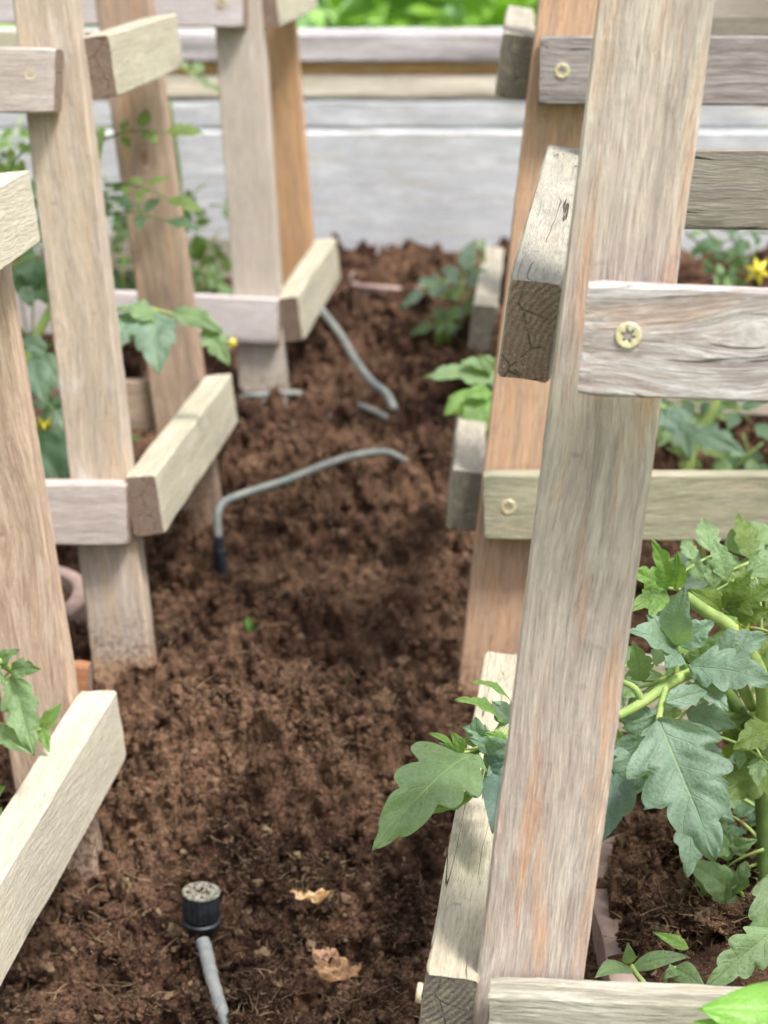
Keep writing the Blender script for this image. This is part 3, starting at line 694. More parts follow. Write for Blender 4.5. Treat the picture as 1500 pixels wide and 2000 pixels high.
leaf(pD, L_BRIGHT, [((1305, 1148, 1.18), (1272, 1052, 1.15), 62, dict(lobes=4, dep=.4, nu=50)), ((1322, 1150, 1.18), (1322, 1075, 1.16), 44, dict(lobes=4, dep=.38)),
                    ((1300, 1150, 1.18), (1225, 1110, 1.17), 60, dict(lobes=4, dep=.4)), ((1288, 1160, 1.18), (1228, 1195, 1.16), 50, dict(lobes=3, dep=.35)),
                    ((1298, 1150, 1.18), (1265, 1215, 1.16), 44, dict(lobes=3, dep=.35))],
     [([(1330, 1152, 1.18), (1300, 1147, 1.18), (1270, 1130, 1.18)], .0010)])
leaf(pD, L_GREY, [((1320, 1262, 1.13), (1338, 1143, 1.11), 84, dict(lobes=3, dep=.25, nu=50, n=(-.4, 0))), ((1325, 1260, 1.135), (1395, 1212, 1.13), 70, dict(lobes=4, dep=.35)),
                  ((1318, 1268, 1.13), (1225, 1235, 1.11), 92, dict(lobes=4, dep=.3, n=(-.2, .5))), ((1325, 1275, 1.12), (1300, 1305, 1.11), 60, dict(lobes=3, dep=.3)),
                  ((1322, 1262, 1.13), (1262, 1200, 1.13), 60, dict(lobes=3, dep=.3))], [([(1318, 1340, 1.13), (1322, 1300, 1.13), (1320, 1262, 1.13)], .0014)])
leaf(pD, L_OLIVE, [((1410, 1195, 1.19), (1345, 1150, 1.17), 60, dict(lobes=4, dep=.35)), ((1412, 1190, 1.19), (1470, 1112, 1.18), 56, dict(lobes=5, dep=.42, nu=50)),
                   ((1420, 1198, 1.19), (1515, 1140, 1.18), 70, dict(lobes=5, dep=.42, nu=50)), ((1440, 1212, 1.19), (1510, 1190, 1.18), 50, dict(lobes=4, dep=.4))],
     [([(1395, 1180, 1.19), (1430, 1200, 1.19), (1470, 1200, 1.19)], .0010)])
leaf(pD, L_MID, [((1380, 1290, 1.16), (1415, 1228, 1.15), 60, dict(lobes=3, dep=.35)), ((1370, 1300, 1.16), (1355, 1235, 1.15), 60, dict(lobes=3, dep=.3)), ((1255, 1330, 1.14), (1235, 1255, 1.13), 66, dict(lobes=4, dep=.35)),
                 ((1320, 1310, 1.15), (1335, 1275, 1.14), 34, dict(lobes=3)), ((1240, 1345, 1.13), (1215, 1365, 1.12), 38, dict(lobes=3, dep=.2)), ((1230, 1365, 1.13), (1265, 1400, 1.12), 38, dict(lobes=3, dep=.2))])
leaf(pD, L_OLIVE, [((1440, 1420, 1.23), (1500, 1500, 1.21), 90, dict(lobes=4)), ((1410, 1400, 1.23), (1470, 1480, 1.22), 60, dict(lobes=4, dep=.35)),
                   ((1500, 1500, 1.20), (1400, 1560, 1.18), 110, dict(lobes=4, dep=.3, n=(.3, .3))), ((1510, 1420, 1.19), (1430, 1465, 1.17), 80, dict(lobes=4, dep=.3))])
leaf(pD, L_MID, [((1436, 1752, 1.24), (1335, 1676, 1.22), 80, dict(lobes=4, dep=.16, arch=.12, nu=40)), ((1440, 1745, 1.24), (1440, 1690, 1.22), 50, dict(lobes=3, dep=.2)), ((1445, 1760, 1.24), (1422, 1762, 1.23), 30, dict(lobes=2)),
                 ((1428, 1660, 1.24), (1372, 1640, 1.23), 50, dict(lobes=3)), ((1425, 1662, 1.24), (1480, 1640, 1.23), 40, dict(lobes=3))],
     [([(1425, 1722, 1.24), (1445, 1742, 1.24), (1478, 1790, 1.24), (1500, 1850, 1.24)], .0013)])
leaf(pD, L_MID, [((1512, 1815, 1.12), (1376, 1932, 1.10), 100, dict(lobes=4, dep=.45, arch=.06, nu=60, nv=16)), ((1510, 1700, 1.14), (1470, 1900, 1.12), 80, dict(lobes=4, dep=.35))])
flower(pD, P(1458, 1250, 1.16), .011, V(-.6, -.5, -.2), 3); flower(pD, P(1498, 1352, 1.2), .008, V(-.3, -.8, .2), 4)
# left leaf group of D
pstem(pD, [(1180, 1400, 1.13), (1080, 1420, 1.14), (1000, 1440, 1.13), (940, 1462, 1.12), (885, 1480, 1.10)], (.0032, .0013))
leaf(pD, L_MID, [((932, 1470, 1.11), (727, 1662, 1.055), 178, dict(lobes=4, dep=.48, arch=.20, fold=.12, nu=70, nv=20, wide=.72, n=(-.1, .1)))])
leaf(pD, L_BRIGHT, [((890, 1468, 1.10), (838, 1432, 1.09), 30, dict(lobes=2, dep=.1, n=(0, .8))), ((905, 1470, 1.10), (880, 1428, 1.09), 34, dict(lobes=3, dep=.2)),
                    ((988, 1412, 1.13), (888, 1366, 1.11), 48, dict(lobes=5, dep=.22, n=(0, .9), fold=.5)), ((1000, 1372, 1.14), (922, 1332, 1.12), 40, dict(lobes=4, dep=.25, n=(0, 1.0))),
                    ((990, 1450, 1.12), (945, 1432, 1.11), 34, dict(lobes=3)), ((935, 1545, 1.11), (808, 1586, 1.08), 44, dict(lobes=5, dep=.25, n=(0, 1.2), arch=-.08, fold=.5))])
leaf(pD, L_GREY, [((932, 1460, 1.12), (928, 1398, 1.11), 58, dict(lobes=4, dep=.2)), ((950, 1478, 1.11), (1005, 1450, 1.10), 62, dict(lobes=2, dep=.08)), ((1000, 1410, 1.13), (960, 1370, 1.125), 60, dict(lobes=3)),
                  ((942, 1542, 1.11), (880, 1518, 1.09), 56, dict(lobes=2, dep=.05))])
leaf(pD, L_BLUE, [((975, 1505, 1.11), (962, 1628, 1.07), 76, dict(lobes=2, dep=.05, arch=.1)), ((945, 1500, 1.11), (1000, 1478, 1.10), 40, dict(lobes=2, dep=.05))],
     [([(1000, 1500, 1.12), (965, 1520, 1.11), (940, 1542, 1.11)], .0011)])
leaf(pD, L_GREY, [((968, 1470, 1.12), (912, 1440, 1.10), 44, dict(lobes=4, dep=.3)), ((960, 1440, 1.12), (902, 1420, 1.11), 40, dict(lobes=4, dep=.3)), ((985, 1480, 1.12), (950, 1530, 1.10), 44, dict(lobes=3, dep=.2))])
leaf(pD, L_GREY, [((1250, 1440, 1.10), (1205, 1560, 1.09), 90, dict(lobes=4, dep=.35)), ((1300, 1420, 1.12), (1200, 1400, 1.12), 70, dict(lobes=4, dep=.35)), ((1340, 1390, 1.13), (1440, 1420, 1.12), 70, dict(lobes=4, dep=.4))])
# filler leaves deeper in the cage
rs = random.Random(4)
for k, (a, b, z) in enumerate([((1400, 1330), (1500, 1250), 1.26), ((1450, 1560), (1520, 1640), 1.3), ((1330, 1350), (1250, 1300), 1.28), ((1480, 1330), (1440, 1450), 1.27), ((1490, 1650), (1420, 1590), 1.3)]):
    compound(pD, [L_OLIVE, L_DARK, L_MID][k % 3], P(*a, z), P(*b, z + .02), (UP + TOC * .6), .035, 2, k + 60, 24, 8)
rs = random.Random(77)
for k in range(22):
    px = rs.uniform(1235, 1500); py = rs.uniform(1090, 1500) if k < 17 else rs.uniform(1500, 1750); z = rs.uniform(1.19, 1.33)
    if py > 1500: px = rs.uniform(1450, 1520)
    a = P(px, py, z); d = V(rs.uniform(-1, 1), rs.uniform(-.4, .4), rs.uniform(-.7, .5)).normalized()
    compound(pD, rs.choice([L_MID, L_OLIVE, L_BRIGHT, L_GREY]), a, a + d * rs.uniform(.03, .05), (UP + TOC * rs.uniform(.5, 1.4) + CR * rs.uniform(-.5, .5)), rs.uniform(.028, .042), 2, k + 700, 26, 8, r=.0009)
# seedlings beside D's front rail
sd = empty('weed_seedling', P(1265, 1915, 1.06) - UP * .02, 'small wilted seedling with round pale leaves just behind the lowest front rail on the right', 'seedling')
leaf(sd, L_MID, [((1232, 1888, 1.08), (1162, 1912, 1.06), 60, dict(lobes=1, dep=0, puck=.3, n=(-.5, .5))), ((1228, 1882, 1.08), (1226, 1842, 1.07), 30, dict(lobes=1, dep=0, puck=.3)),
                 ((1232, 1890, 1.08), (1345, 1868, 1.07), 44, dict(lobes=1, dep=0, puck=.3, n=(0, .6)))],
     [([(1232, 1886, 1.08), (1245, 1905, 1.075), (1262, 1930, 1.07), (1268, 1990, 1.08)], .0014)])
leaf(sd, L_BRIGHT, [((1345, 1852, 1.12), (1274, 1820, 1.11), 28, dict(lobes=1, dep=0, puck=.3))])
leaf(sd, L_MID, [((1318, 1892, 1.09), (1375, 1925, 1.07), 52, dict(lobes=1, dep=0, puck=.3)), ((1318, 1892, 1.09), (1300, 1912, 1.07), 30, dict(lobes=1, dep=0))],
     [([(1325, 1890, 1.09), (1308, 1893, 1.09), (1299, 1915, 1.085), (1300, 1960, 1.08)], .0010)])
bs = empty('basil_plant', P(1460, 2150, .90), 'bright lime green cupped basil leaf in the bottom right corner in front of the rail', 'basil plant')
leaf(bs, L_BASIL, [((1640, 2030, .925), (1362, 1972, .900), 215, dict(lobes=1, dep=0, arch=.14, fold=.12, curl=.5, puck=.8, n=(0, .5), wide=.62))])
leaf(bs, L_BASIL, [((1400, 1990, .905), (1352, 2060, .895), 70, dict(lobes=1, dep=0, arch=.2, curl=.3, puck=.6, n=(-.6, .2)))])
leaf(bs, L_BASIL, [((1480, 2150, .905), (1430, 2000, .90), 120, dict(lobes=1, dep=0, arch=.2, curl=.3, puck=.6))])
pstem(bs, [(1460, 2300, .92), (1470, 2180, .915), (1480, 2060, .912)], .0025)
# --- plant in nearest left cage (A)
pA = empty('tomato_plant', V(-.42, 1.20, -.05), 'light green tomato leaves hanging before the tan post of the nearest left cage', 'tomato plant', 'tomato plants in the cages')
pstem(pA, [(-300, 1500, 1.22), (-120, 1380, 1.25), (-20, 1295, 1.28), (18, 1306, 1.29), (42, 1325, 1.29)], (.004, .0014))
leaf(pA, L_MID, [((25, 1320, 1.29), (68, 1478, 1.27), 86, dict(lobes=4, dep=.38, arch=.08, nu=56, nv=14)), ((20, 1310, 1.29), (82, 1308, 1.27), 52, dict(lobes=3, dep=.35)),
                 ((-10, 1300, 1.29), (38, 1268, 1.28), 40, dict(lobes=3, dep=.35)), ((-20, 1420, 1.29), (68, 1474, 1.27), 50, dict(lobes=3, dep=.3)), ((-25, 1290, 1.29), (10, 1340, 1.28), 36, dict(lobes=3))])
leaf(pA, L_BRIGHT, [((78, 1430, 1.34), (122, 1372, 1.34), 36, dict(lobes=3, dep=.2)), ((82, 1420, 1.34), (96, 1470, 1.33), 30, dict(lobes=3)), ((-20, 1560, 1.3), (10, 1535, 1.29), 40, dict(lobes=3)), ((-10, 1590, 1.3), (8, 1600, 1.29), 40, dict(lobes=3))],
     [([(-60, 1400, 1.3), (-10, 1410, 1.3), (30, 1425, 1.31), (82, 1425, 1.34)], .0012)])
# --- plant in middle left cage (B)
pB = empty('tomato_plant', V(-.36, 1.80, .03), 'tomato plant inside the middle left cage, grey green leaf hanging before its brown rear post', 'tomato plant', 'tomato plants in the cages')
pstem(pB, [(-80, 1000, 1.82), (20, 800, 1.82), (60, 680, 1.82), (120, 560, 1.82), (170, 400, 1.83), (200, 250, 1.84)], (.005, .003))
leaf(pB, L_MID, [((320, 625, 1.78), (226, 605, 1.77), 66, dict(lobes=4, dep=.35, n=(0, .6))), ((335, 610, 1.78), (436, 650, 1.76), 62, dict(lobes=4, dep=.35, n=(0, .4))), ((400, 635, 1.77), (448, 715, 1.76), 60, dict(lobes=4, dep=.35))],
     [([(150, 640, 1.82), (240, 600, 1.79), (330, 612, 1.78), (400, 640, 1.77)], .0014)])
leaf(pB, L_GREY, [((300, 610, 1.78), (310, 732, 1.75), 104, dict(lobes=4, dep=.28, nu=40)), ((255, 610, 1.78), (225, 690, 1.76), 80, dict(lobes=3, dep=.3))])
leaf(pB, L_GREY, [((60, 700, 1.74), (90, 790, 1.72), 70, dict(lobes=3, dep=.3)), ((80, 690, 1.76), (130, 770, 1.75), 60, dict(lobes=3)), ((50, 740, 1.76), (20, 800, 1.75), 60, dict(lobes=3)), ((45, 560, 1.75), (62, 600, 1.74), 40, dict(lobes=3)), ((90, 690, 1.75), (40, 660, 1.75), 50, dict(lobes=3)), ((110, 800, 1.78), (140, 850, 1.77), 50, dict(lobes=3))],
     [([(40, 640, 1.76), (70, 690, 1.75), (100, 780, 1.75)], .0012)], sm=STEMD)
leaf(pB, L_DARK, [((60, 860, 1.85), (130, 950, 1.83), 130, dict(lobes=2, dep=.1)), ((40, 800, 1.86), (70, 930, 1.85), 90, dict(lobes=2)), ((100, 780, 1.87), (140, 900, 1.86), 90, dict(lobes=2)), ((30, 520, 1.85), (120, 600, 1.85), 90, dict(lobes=3)), ((70, 500, 1.85), (60, 570, 1.84), 80, dict(lobes=3))])
flower(pB, P(85, 830, 1.74), .009, V(.2, -.8, -.3), 5)
flower(pB, P(455, 668, 1.80), .005, V(.2, -.8, .3), 6)
rs = random.Random(11)
for k in range(16):
    px = rs.uniform(-40, 250); py = rs.choice([rs.uniform(250, 540), rs.uniform(640, 930)]); z = rs.uniform(1.82, 1.95)
    a = P(px, py, z); d = V(rs.uniform(-1, 1), rs.uniform(-.4, .4), rs.uniform(-.5, .5)).normalized()
    compound(pB, rs.choice([L_DARK, L_MID, L_DARK, L_OLIVE]), a, a + d * .06, (UP + TOC * rs.uniform(.3, 1)), .034, 2, k + 200, 12, 6, sm=STEMD)
# --- plant in far left cage (C)
pC = empty('tomato_plant', V(-.30, 2.32, .09), 'blurred tomato plant inside the farthest left cage beside its pale post', 'tomato plant', 'tomato plants in the cages')
pstem(pC, [(300, 640, 2.36), (330, 500, 2.36), (350, 380, 2.36), (330, 200, 2.36)], (.005, .003), STEMD)
rs = random.Random(12)
for k, (px, py) in enumerate([(360, 400), (410, 420), (430, 470), (400, 380), (330, 150), (320, 480), (230, 470), (200, 360), (215, 270), (200, 480), (180, 520), (240, 520), (405, 490), (345, 410), (330, 540), (220, 420), (190, 300), (420, 540), (380, 545), (60, 420), (30, 300), (100, 540), (40, 250), (20, 500)]):
    z = rs.uniform(2.28, 2.42); a = P(px, py - 20, z); d = V(rs.uniform(-.6, .6), rs.uniform(-.4, .4), rs.uniform(-1, .1)).normalized()
    compound(pC, rs.choice([L_BRIGHT, L_MID, L_OLIVE, L_DARK]), a, a + d * .045, (UP + TOC * rs.uniform(.5, 1.2)), .036, 2, k + 300, 12, 6)
# --- plant in second right cage (E)
pE = empty('tomato_plant', V(.33, 1.80, .02), 'tomato plant in the second right cage, curled leaves poking out left of the orange post', 'tomato plant', 'tomato plants in the cages')
pstem(pE, [(1400, 1180, 1.86), (1340, 1060, 1.86), (1345, 900, 1.86), (1400, 780, 1.85), (1440, 600, 1.85)], (.006, .004))
pstem(pE, [(1345, 900, 1.86), (1330, 830, 1.84), (1310, 790, 1.84)], (.004, .003))
pstem(pE, [(1300, 800, 1.86), (1150, 740, 1.86), (1000, 730, 1.86), (930, 735, 1.85)], (.003, .0015))
leaf(pE, L_MID, [((975, 745, 1.84), (828, 738, 1.82), 80, dict(lobes=5, dep=.3, n=(0, .8))), ((960, 730, 1.84), (900, 705, 1.82), 46, dict(lobes=3, n=(0, .8))), ((965, 725, 1.84), (935, 692, 1.83), 40, dict(lobes=3))])
leaf(pE, L_BRIGHT, [((925, 760, 1.82), (868, 812, 1.80), 56, dict(lobes=3, dep=.2, curl=.8)), ((950, 770, 1.82), (905, 850, 1.80), 66, dict(lobes=3, dep=.15)), ((965, 790, 1.82), (940, 850, 1.80), 56, dict(lobes=3, dep=.15)), ((960, 765, 1.82), (905, 775, 1.80), 44, dict(lobes=3))])
rs = random.Random(13)
leaf(pE, L_GREY, [((1310, 790, 1.80), (1350, 900, 1.79), 70, dict(lobes=3)), ((1340, 840, 1.80), (1460, 890, 1.79), 60, dict(lobes=4, dep=.3)), ((1290, 800, 1.80), (1330, 850, 1.79), 60, dict(lobes=3)),
                  ((1370, 1090, 1.78), (1300, 1110, 1.76), 60, dict(lobes=3)), ((1380, 1130, 1.78), (1320, 1150, 1.76), 60, dict(lobes=3)), ((1490, 1050, 1.78), (1480, 1130, 1.76), 40, dict(lobes=3))])
for k, (px, py) in enumerate([(1300, 830), (1350, 820), (1420, 800), (1400, 870), (1300, 890), (1450, 860), (1290, 780), (1380, 790), (1490, 880), (1430, 1080), (1320, 1080), (1340, 470), (1400, 490), (1450, 520), (1370, 520), (1500, 470), (1330, 500), (1420, 460), (1480, 500), (1310, 220), (1240, 840), (1190, 800)]):
    z = rs.uniform(1.86, 1.98) if py > 600 else rs.uniform(2.0, 2.15); a = P(px, py - 15, z); d = V(rs.uniform(-.8, .8), rs.uniform(-.4, .4), rs.uniform(-1, .2)).normalized()
    compound(pE, rs.choice([L_DARK, L_OLIVE, L_MID, L_DARK]), a, a + d * .05, (UP + TOC * rs.uniform(.3, 1.2)), .036, 2, k + 400, 12, 6, sm=STEMD)
flower(pE, P(1482, 528, 1.9), .014, V(-.2, -.8, .2), 8)
# --- far plant (F)
pF = empty('tomato_plant', V(.20, 2.40, .1), 'blurred young plant by the far plank wall, left of the orange post', 'tomato plant', 'tomato plants in the cages')
pstem(pF, [(948, 640, 2.36), (946, 540, 2.37), (945, 470, 2.38)], (.003, .002), STEMD)
rs = random.Random(14)
for k, (px, py, sz_) in enumerate([(900, 590, .04), (880, 555, .034), (925, 620, .034), (945, 480, .020), (930, 565, .034), (865, 600, .034), (905, 635, .034), (885, 610, .036)]):
    z = rs.uniform(2.3, 2.4); a = P(px, py - 12, z); d = V(rs.uniform(-.6, .3), rs.uniform(-.4, .4), rs.uniform(-.7, .2)).normalized()
    compound(pF, rs.choice([L_MID, L_GREY, L_BRIGHT]), a, a + d * .03, (UP + TOC * rs.uniform(.4, 1)), sz_, 2, k + 500, 12, 6)
# tiny green sprout in the middle
q = pg(492, 1235)
sp_ = empty('green_sprout', q, 'tiny bright green sprout in the hollow of the peat right of the middle left cage', 'sprout')
mb = MB(); leaflet(mb, q, q + V(-.004, 0, .014), TOC, .007, 1, 0, nu=12, nv=6); leaflet(mb, q + V(.003, -.003, -.003), q + V(.006, -.004, .008), TOC, .006, 1, 0, nu=12, nv=6)
mb.build('leaf', [simple('sprout_green', (96, 150, 70), (110, 160, 80), 100)], sp_)
# ------------------------------------------------------------------ irrigation
TUBE = simple('dusty_grey_tube', (126, 136, 140), (150, 150, 146), 130, .6, bump=.0003, bscale=900)
TUBE2 = simple('grey_green_tube', (108, 116, 116), (134, 136, 130), 60, .6)
BLK = simple('black_plastic', (30, 34, 40), (48, 52, 58), 160, .45, bump=.0002)
DUST = simple('dusty_cap_top', (160, 158, 144), (96, 92, 80), 300, .9, bump=.0006, bscale=1500)
def gz(p): return float(ground(p.x, p.y))
em = P(392, 1760, 1.375)
root = empty('drip_emitter', V(em.x, em.y, gz(em)), 'black ribbed drip emitter with a dusty flat top standing in the foreground peat', 'drip emitter', 'drip emitters in the bed')
axis = V(.04, -.06, 1).normalized()
ax = axis.orthogonal().normalized(); ay = axis.cross(ax)
def lathe(mb, c, prof, n=60, rib=0, m=0, nrib=20):
    vs = []
    for (r, z, rb) in prof:
        for k in range(n):
            a = 2 * pi * k / n; rr = r - (rib if rb and (k % 3 == 0) else 0); vs.append(c + axis * z + rr * (cos(a) * ax + sin(a) * ay))
    fs = [(i * n + k, i * n + (k + 1) % n, (i + 1) * n + (k + 1) % n, (i + 1) * n + k) for i in range(len(prof) - 1) for k in range(n)]
    fs += [tuple(range(n))[::-1], tuple(range((len(prof) - 1) * n, len(prof) * n))]
    mb.add(vs, fs, m)
top = P(393, 1743, 1.368)
mb = MB(); lathe(mb, top, [(.0095, -.0185, 0), (.0108, -.0178, 1), (.0117, -.0165, 1), (.0117, -.001, 1), (.0112, 0, 0)], 60, .0007); capo = mb.build('cap', [BLK], root, True, 30)
mb = MB(); lathe(mb, top, [(.0118, -.0004, 0), (.0121, .0006, 0), (.0114, .0013, 0), (.0100, .0010, 0), (.0085, .0012, 0)], 40)
for k in range(26):
    a = random.uniform(0, 6.28); r = random.uniform(0, .009); c = top + axis * .0013 + r * (cos(a) * ax + sin(a) * ay)
    mb.add([c + .0009 * random.uniform(.5, 1.4) * Vector(w_) for w_ in iv], [tuple(w_) for w_ in ifc], 1 if r < .004 or random.random() < .3 else 0)
mb.build('cap_top', [DUST, SOIL], capo, True, 40)
mb = MB(); lathe(mb, top, [(.0075, -.031, 0), (.0098, -.025, 0), (.0121, -.0215, 0), (.0123, -.0195, 0), (.0108, -.0185, 0)], 48); mb.build('collar', [BLK], root, True, 30)
mb = MB(); tube(mb, [top - axis * .030, top - axis * .052 + ax * 0], [.0072, .0062], 16); tube(mb, [top - axis * .034 + CR * -.005, top - axis * .10 + CR * -.005], [.0035, .003], 10); mb.build('stake', [BLK], root, True, 30)
def on_ground(pts, r, dz=0.0): return [(lambda q: V(q.x, q.y, q.z + r + dz))(pg(x, y)) for x, y in pts]
tb = [P(396, 1838, 1.352), P(402, 1858, 1.346), P(410, 1895, 1.33), P(420, 1935, 1.315), P(432, 1975, 1.30), P(446, 2015, 1.285), P(470, 2070, 1.26), P(520, 2180, 1.2)]
mb = MB(); q = spline(tb, 10); tube(mb, q, [(.0044 + .0004 * sin(i * 1.3) * (i % 3 == 0)) for i in range(len(q))], 16); o = mb.build('irrigation_tube', [TUBE], None)
tag(o, 'dusty blue grey drip tube running from the foreground emitter to the bottom edge', 'tube', 'grey irrigation tubes in the peat')
def gtube(pts, r, label, lifts):
    w_ = [(lambda q, l: V(q.x, q.y, q.z + l))(pg(x, y), l) for (x, y), l in zip(pts, lifts)]
    mb = MB(); tube(mb, spline(w_, 8), r, 12); o = mb.build('irrigation_tube', [TUBE2], None); tag(o, label, 'tube', 'grey irrigation tubes in the peat'); return w_
q2 = P(420, 1010, 1.90)
w_ = [P(426, 1050, 1.885), P(425, 1008, 1.885), P(434, 984, 1.89), P(458, 971, 1.90), P(500, 957, 1.91), P(560, 938, 1.925), P(620, 914, 1.955), P(670, 896, 1.98), P(715, 886, 2.00), P(755, 884, 2.02), P(790, 900, 2.04)]
mb = MB(); tube(mb, spline(w_, 8), .0036, 12); o = mb.build('irrigation_tube', [TUBE2], None); tag(o, 'grey green tube arching from the far emitter over the peat to the right', 'tube', 'grey irrigation tubes in the peat')
gtube([(815, 868), (800, 850), (770, 832), (730, 815), (690, 800), (660, 790), (640, 800)], .0034, 'short length of grey tube lying in the peat just above the arching one', [-.016, -.006, .002, .006, .005, -.002, -.014])
w_ = [P(770, 800, 2.08), P(755, 770, 2.10), P(725, 745, 2.13), P(695, 705, 2.17), P(665, 655, 2.23), P(635, 615, 2.28), P(615, 590, 2.32), P(590, 570, 2.36)]
mb = MB(); tube(mb, spline(w_, 8), .0042, 12); o = mb.build('irrigation_tube', [TUBE2], None); tag(o, 'blurred grey tube slanting down from the rail of the farthest left cage', 'tube', 'grey irrigation tubes in the peat')
gtube([(430, 800), (470, 798), (510, 796), (550, 792), (590, 788), (620, 800)], .0036, 'blurred tube lying across the foot of the farthest left cage post', [-.005, .01, .012, .012, .008, -.008])
root = empty('drip_emitter', q2 - UP * .04, 'blurred black drip emitter hidden in the dark hollow behind the middle left cage', 'drip emitter', 'drip emitters in the bed')
axis = V(.05, 0, 1).normalized(); ax = axis.orthogonal().normalized(); ay = axis.cross(ax)
mb = MB(); lathe(mb, P(427, 1048, 1.885), [(.003, -.03, 0), (.0046, -.022, 0), (.0048, -.002, 1), (.0044, 0, 0)], 30, .0005); mb.build('cap', [BLK], root, True, 30)
mb = MB(); tube(mb, [P(432, 1075, 1.885), P(440, 1075, 1.885) - UP * .06], .004, 10); mb.build('stake', [BLK], root, True, 30)
# ------------------------------------------------------------------ debris
def crumple(name, px, py, w, h, c1, c2, label, seed):
    q = pg(px, py); nu, nv = 26, 14; rs = np.random.default_rng(seed); vs = []
    for i in range(nu + 1):
        for j in range(nv + 1):
            u = i / nu * 2 - 1; s = j / nv * 2 - 1; ed = 1 + .35 * float(vn(np.array([u * 3 + seed]), np.array([s * 3.]), seed)[0])
            tap = (1 - .75 * max(0, u - .1)) if seed % 2 else 1
            x = u * w / 2 * ed; y = s * h / 2 * tap * ed * (1 - .5 * u * u if seed % 2 == 0 else 1)
            z = .018 * (float(fbm(np.array([u * 2.6 + seed]), np.array([s * 2.6]), seed, 3)[0]) - .35) + .004
            vs.append(q + V(x, y * .8 + 0, z + .006 + y * .35))
    n = nv + 1; fs = [(i * n + j, (i + 1) * n + j, (i + 1) * n + j + 1, i * n + j + 1) for i in range(nu) for j in range(nv)]
    mb = MB(); mb.add(vs, fs); o = mb.build(name, [simple(name, c1, c2, 180, .6, bump=.0008, bscale=600)], None, True); return tag(o, label, 'dry leaf')
crumple('dry_leaf', 605, 1785, .024, .006, (214, 186, 142), (164, 122, 76), 'crumpled pale yellow scrap of dry leaf on the peat right of the emitter', 3)
crumple('dry_leaf', 655, 1930, .024, .013, (160, 124, 86), (104, 74, 50), 'curled brown dry leaf half buried in the peat near the bottom edge', 4)
crumple('bark_chip', 638, 1898, .013, .006, (176, 138, 112), (130, 98, 76), 'small pale bark chip lying above the brown dry leaf', 6)
# ------------------------------------------------------------------ wall of the bed, beyond
def plank(parent, name, x0, x1, y, z0, z1, t, mat, seed):
    a = V(x0, y, (z0 + z1) / 2); b = V(x1, y, (z0 + z1) / 2)
    return lath(name, parent, a, b, UP, V(0, -1, 0), z1 - z0, t, [mat, W_['C_post'][1]], seed, ch=.004, rough=.001)
def wallz(py, y): # height on the wall face for an image row
    v = (py - 1000) / F; k = y / (cos(PITCH) - v * sin(PITCH) * 1); return CH + k * (-sin(PITCH) - v * cos(PITCH))
wl = empty('plank_wall', V(0, 2.83, .05), 'long low wall of whitewashed weathered planks closing the bed at the back', 'wall')
wh = wood('wood_wall_white', (220, 223, 230), (184, 188, 194), (238, 241, 246), (200, 190, 170), seed=30, acc=.5, lt=.8, contrast=.8)
wh2 = wood('wood_wall_cap', (204, 198, 202), (168, 160, 164), (230, 226, 230), (176, 160, 156), seed=31, acc=.4, lt=.6, contrast=1)
wor_ = wood('wood_wall_bare', (240, 200, 146), (226, 180, 124), (244, 220, 186), (196, 150, 100), seed=32, acc=.4, lt=.3)
wcr = wood('wood_wall_cream', (250, 240, 222), (236, 224, 204), (252, 248, 240), (204, 176, 134), seed=33, acc=.3, lt=.6)
yw = 2.80
plank(wl, 'plank', -2.2, 2.4, yw, -.10, wallz(255, yw), .035, wh, 91)
plank(wl, 'plank', -2.2, 2.4, yw + .006, wallz(252, yw), wallz(196, yw), .030, wh, 92)
plank(wl, 'plank', -2.2, 2.4, yw + .004, wallz(193, yw), wallz(148, yw), .030, wcr, 93)
plank(wl, 'plank', -2.2, 2.4, yw + .014, wallz(147, yw), wallz(120, yw), .030, wor_, 94)
plank(wl, 'plank', -2.2, 2.4, yw - .004, wallz(122, yw), wallz(62, yw), .075, wh2, 95)
# green beyond
gm = NT('lawn_green'); tc = gm.N('ShaderNodeTexCoord'); o_ = tc.outputs['Object']
n1 = gm.noise(o_, .9, 4, .6); n2 = gm.noise(o_, 5, 4, .6)
c = gm.mix(gm.rng(n1, .35, .65), lin((104, 150, 50)), lin((150, 186, 104))); c = gm.mix(gm.rng(n2, .45, .7, 0, .6), c, lin((78, 130, 30)))
gm.L(c, gm.b.inputs['Base Color']); gm.b.inputs['Roughness'].default_value = .9
mb = MB(); n = 40; vs = []
for i in range(n + 1):
    for j in range(n + 1):
        x = (-1 + 2 * i / n); y = (-1 + 2 * j / n); x = 150 * x * abs(x); y = 150 * y * abs(y); vs.append((x, y, -.30 + .03 * sin(x * 1.3) * cos(y)))
mb.add(vs, [(i * (n + 1) + j, (i + 1) * (n + 1) + j, (i + 1) * (n + 1) + j + 1, i * (n + 1) + j + 1) for i in range(n) for j in range(n)])
o = mb.build('lawn', [gm.mat], None, M=Matrix.Identity(4)); tag(o, kind='structure')
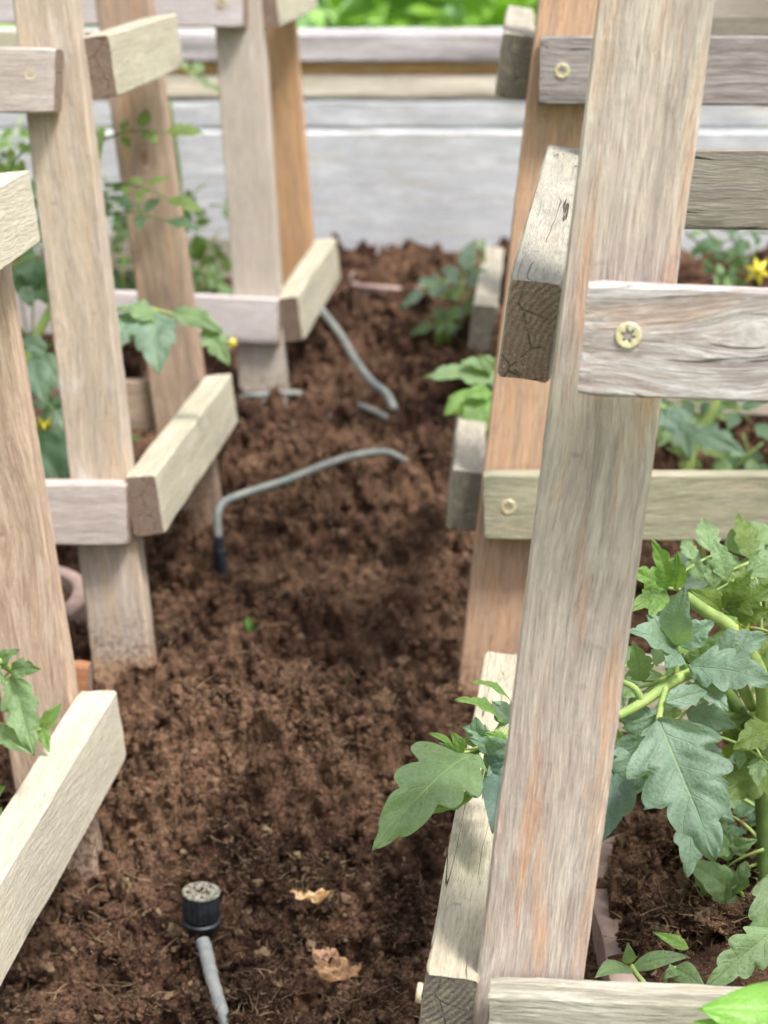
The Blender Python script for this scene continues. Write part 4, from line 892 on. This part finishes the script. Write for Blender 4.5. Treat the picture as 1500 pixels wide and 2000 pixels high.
# clumps of low leaves growing on the lawn behind the wall
rs = random.Random(40); L_FAR = leafmat('leaf_far', (138, 186, 62), (170, 205, 90), (150, 190, 80)); L_FAR2 = leafmat('leaf_far_pale', (150, 186, 140), (176, 205, 160), (150, 190, 130))
for g, (px, z, mt, lb) in enumerate([(640, 4.2, L_FAR, 'blurred bright green leafy clump behind the left part of the far wall'), (1000, 4.2, L_FAR, 'blurred bright green leafy clump behind the wall next to the right cages'), (860, 5.0, L_FAR2, 'blurred pale bluish green leafy clump behind the middle of the far wall'), (330, 4.6, L_FAR2, 'blurred leafy clump behind the far wall at upper left')]):
    c = P(px, -20, z); c.z = -.28
    rt = empty('leafy_clump', c, lb, 'plant', 'leafy clumps beyond the far wall')
    mb = MB()
    for k in range(150):
        a = rs.uniform(0, 6.28); r = rs.uniform(0, .26) ; b = c + V(cos(a) * r, sin(a) * r, rs.uniform(.2, .78 if mt == L_FAR else .70)); d = V(cos(a), sin(a), rs.uniform(.1, .9)).normalized()
        leaflet(mb, b, b + d * .13, UP + TOC * .5, .08, 3, .2, nu=8, nv=4, seed=k)
    mb.build('foliage', [mt], rt, True)
    mb = MB(); tube(mb, [c, c + UP * .6], [.012, .006], 8); mb.build('stem', [STEMD], rt)
# ------------------------------------------------------------------ light
w = bpy.data.worlds.new('World'); S.world = w; w.use_nodes = True; nt = w.node_tree
sky = nt.nodes.new('ShaderNodeTexSky'); sky.sky_type = 'NISHITA'; sky.sun_disc = False
EL = radians(64); AZ = radians(128)   # sun high behind the camera's right shoulder; thin overcast
sky.sun_elevation = EL; sky.sun_rotation = AZ; sky.air_density = 1.0; sky.dust_density = 4.0; sky.ozone_density = .6
hs = nt.nodes.new('ShaderNodeHueSaturation'); hs.inputs['Saturation'].default_value = .35
nt.links.new(sky.outputs[0], hs.inputs['Color']); bg = nt.nodes['Background']; nt.links.new(hs.outputs[0], bg.inputs['Color']); bg.inputs['Strength'].default_value = .12
sn = bpy.data.lights.new('sun', 'SUN'); sn.energy = 2.2; sn.angle = radians(14); sn.color = (1, .95, .88)
so = bpy.data.objects.new('sun', sn); COL.objects.link(so)
sd_ = V(sin(AZ) * cos(EL), cos(AZ) * cos(EL), sin(EL)); so.rotation_euler = sd_.to_track_quat('Z', 'Y').to_euler(); so.location = (0, 0, 5)
S.view_settings.view_transform = 'Standard'; S.view_settings.look = 'None'; S.view_settings.exposure = 1.1; S.view_settings.gamma = 1
S.cycles.max_bounces = 6; S.cycles.use_denoising = True
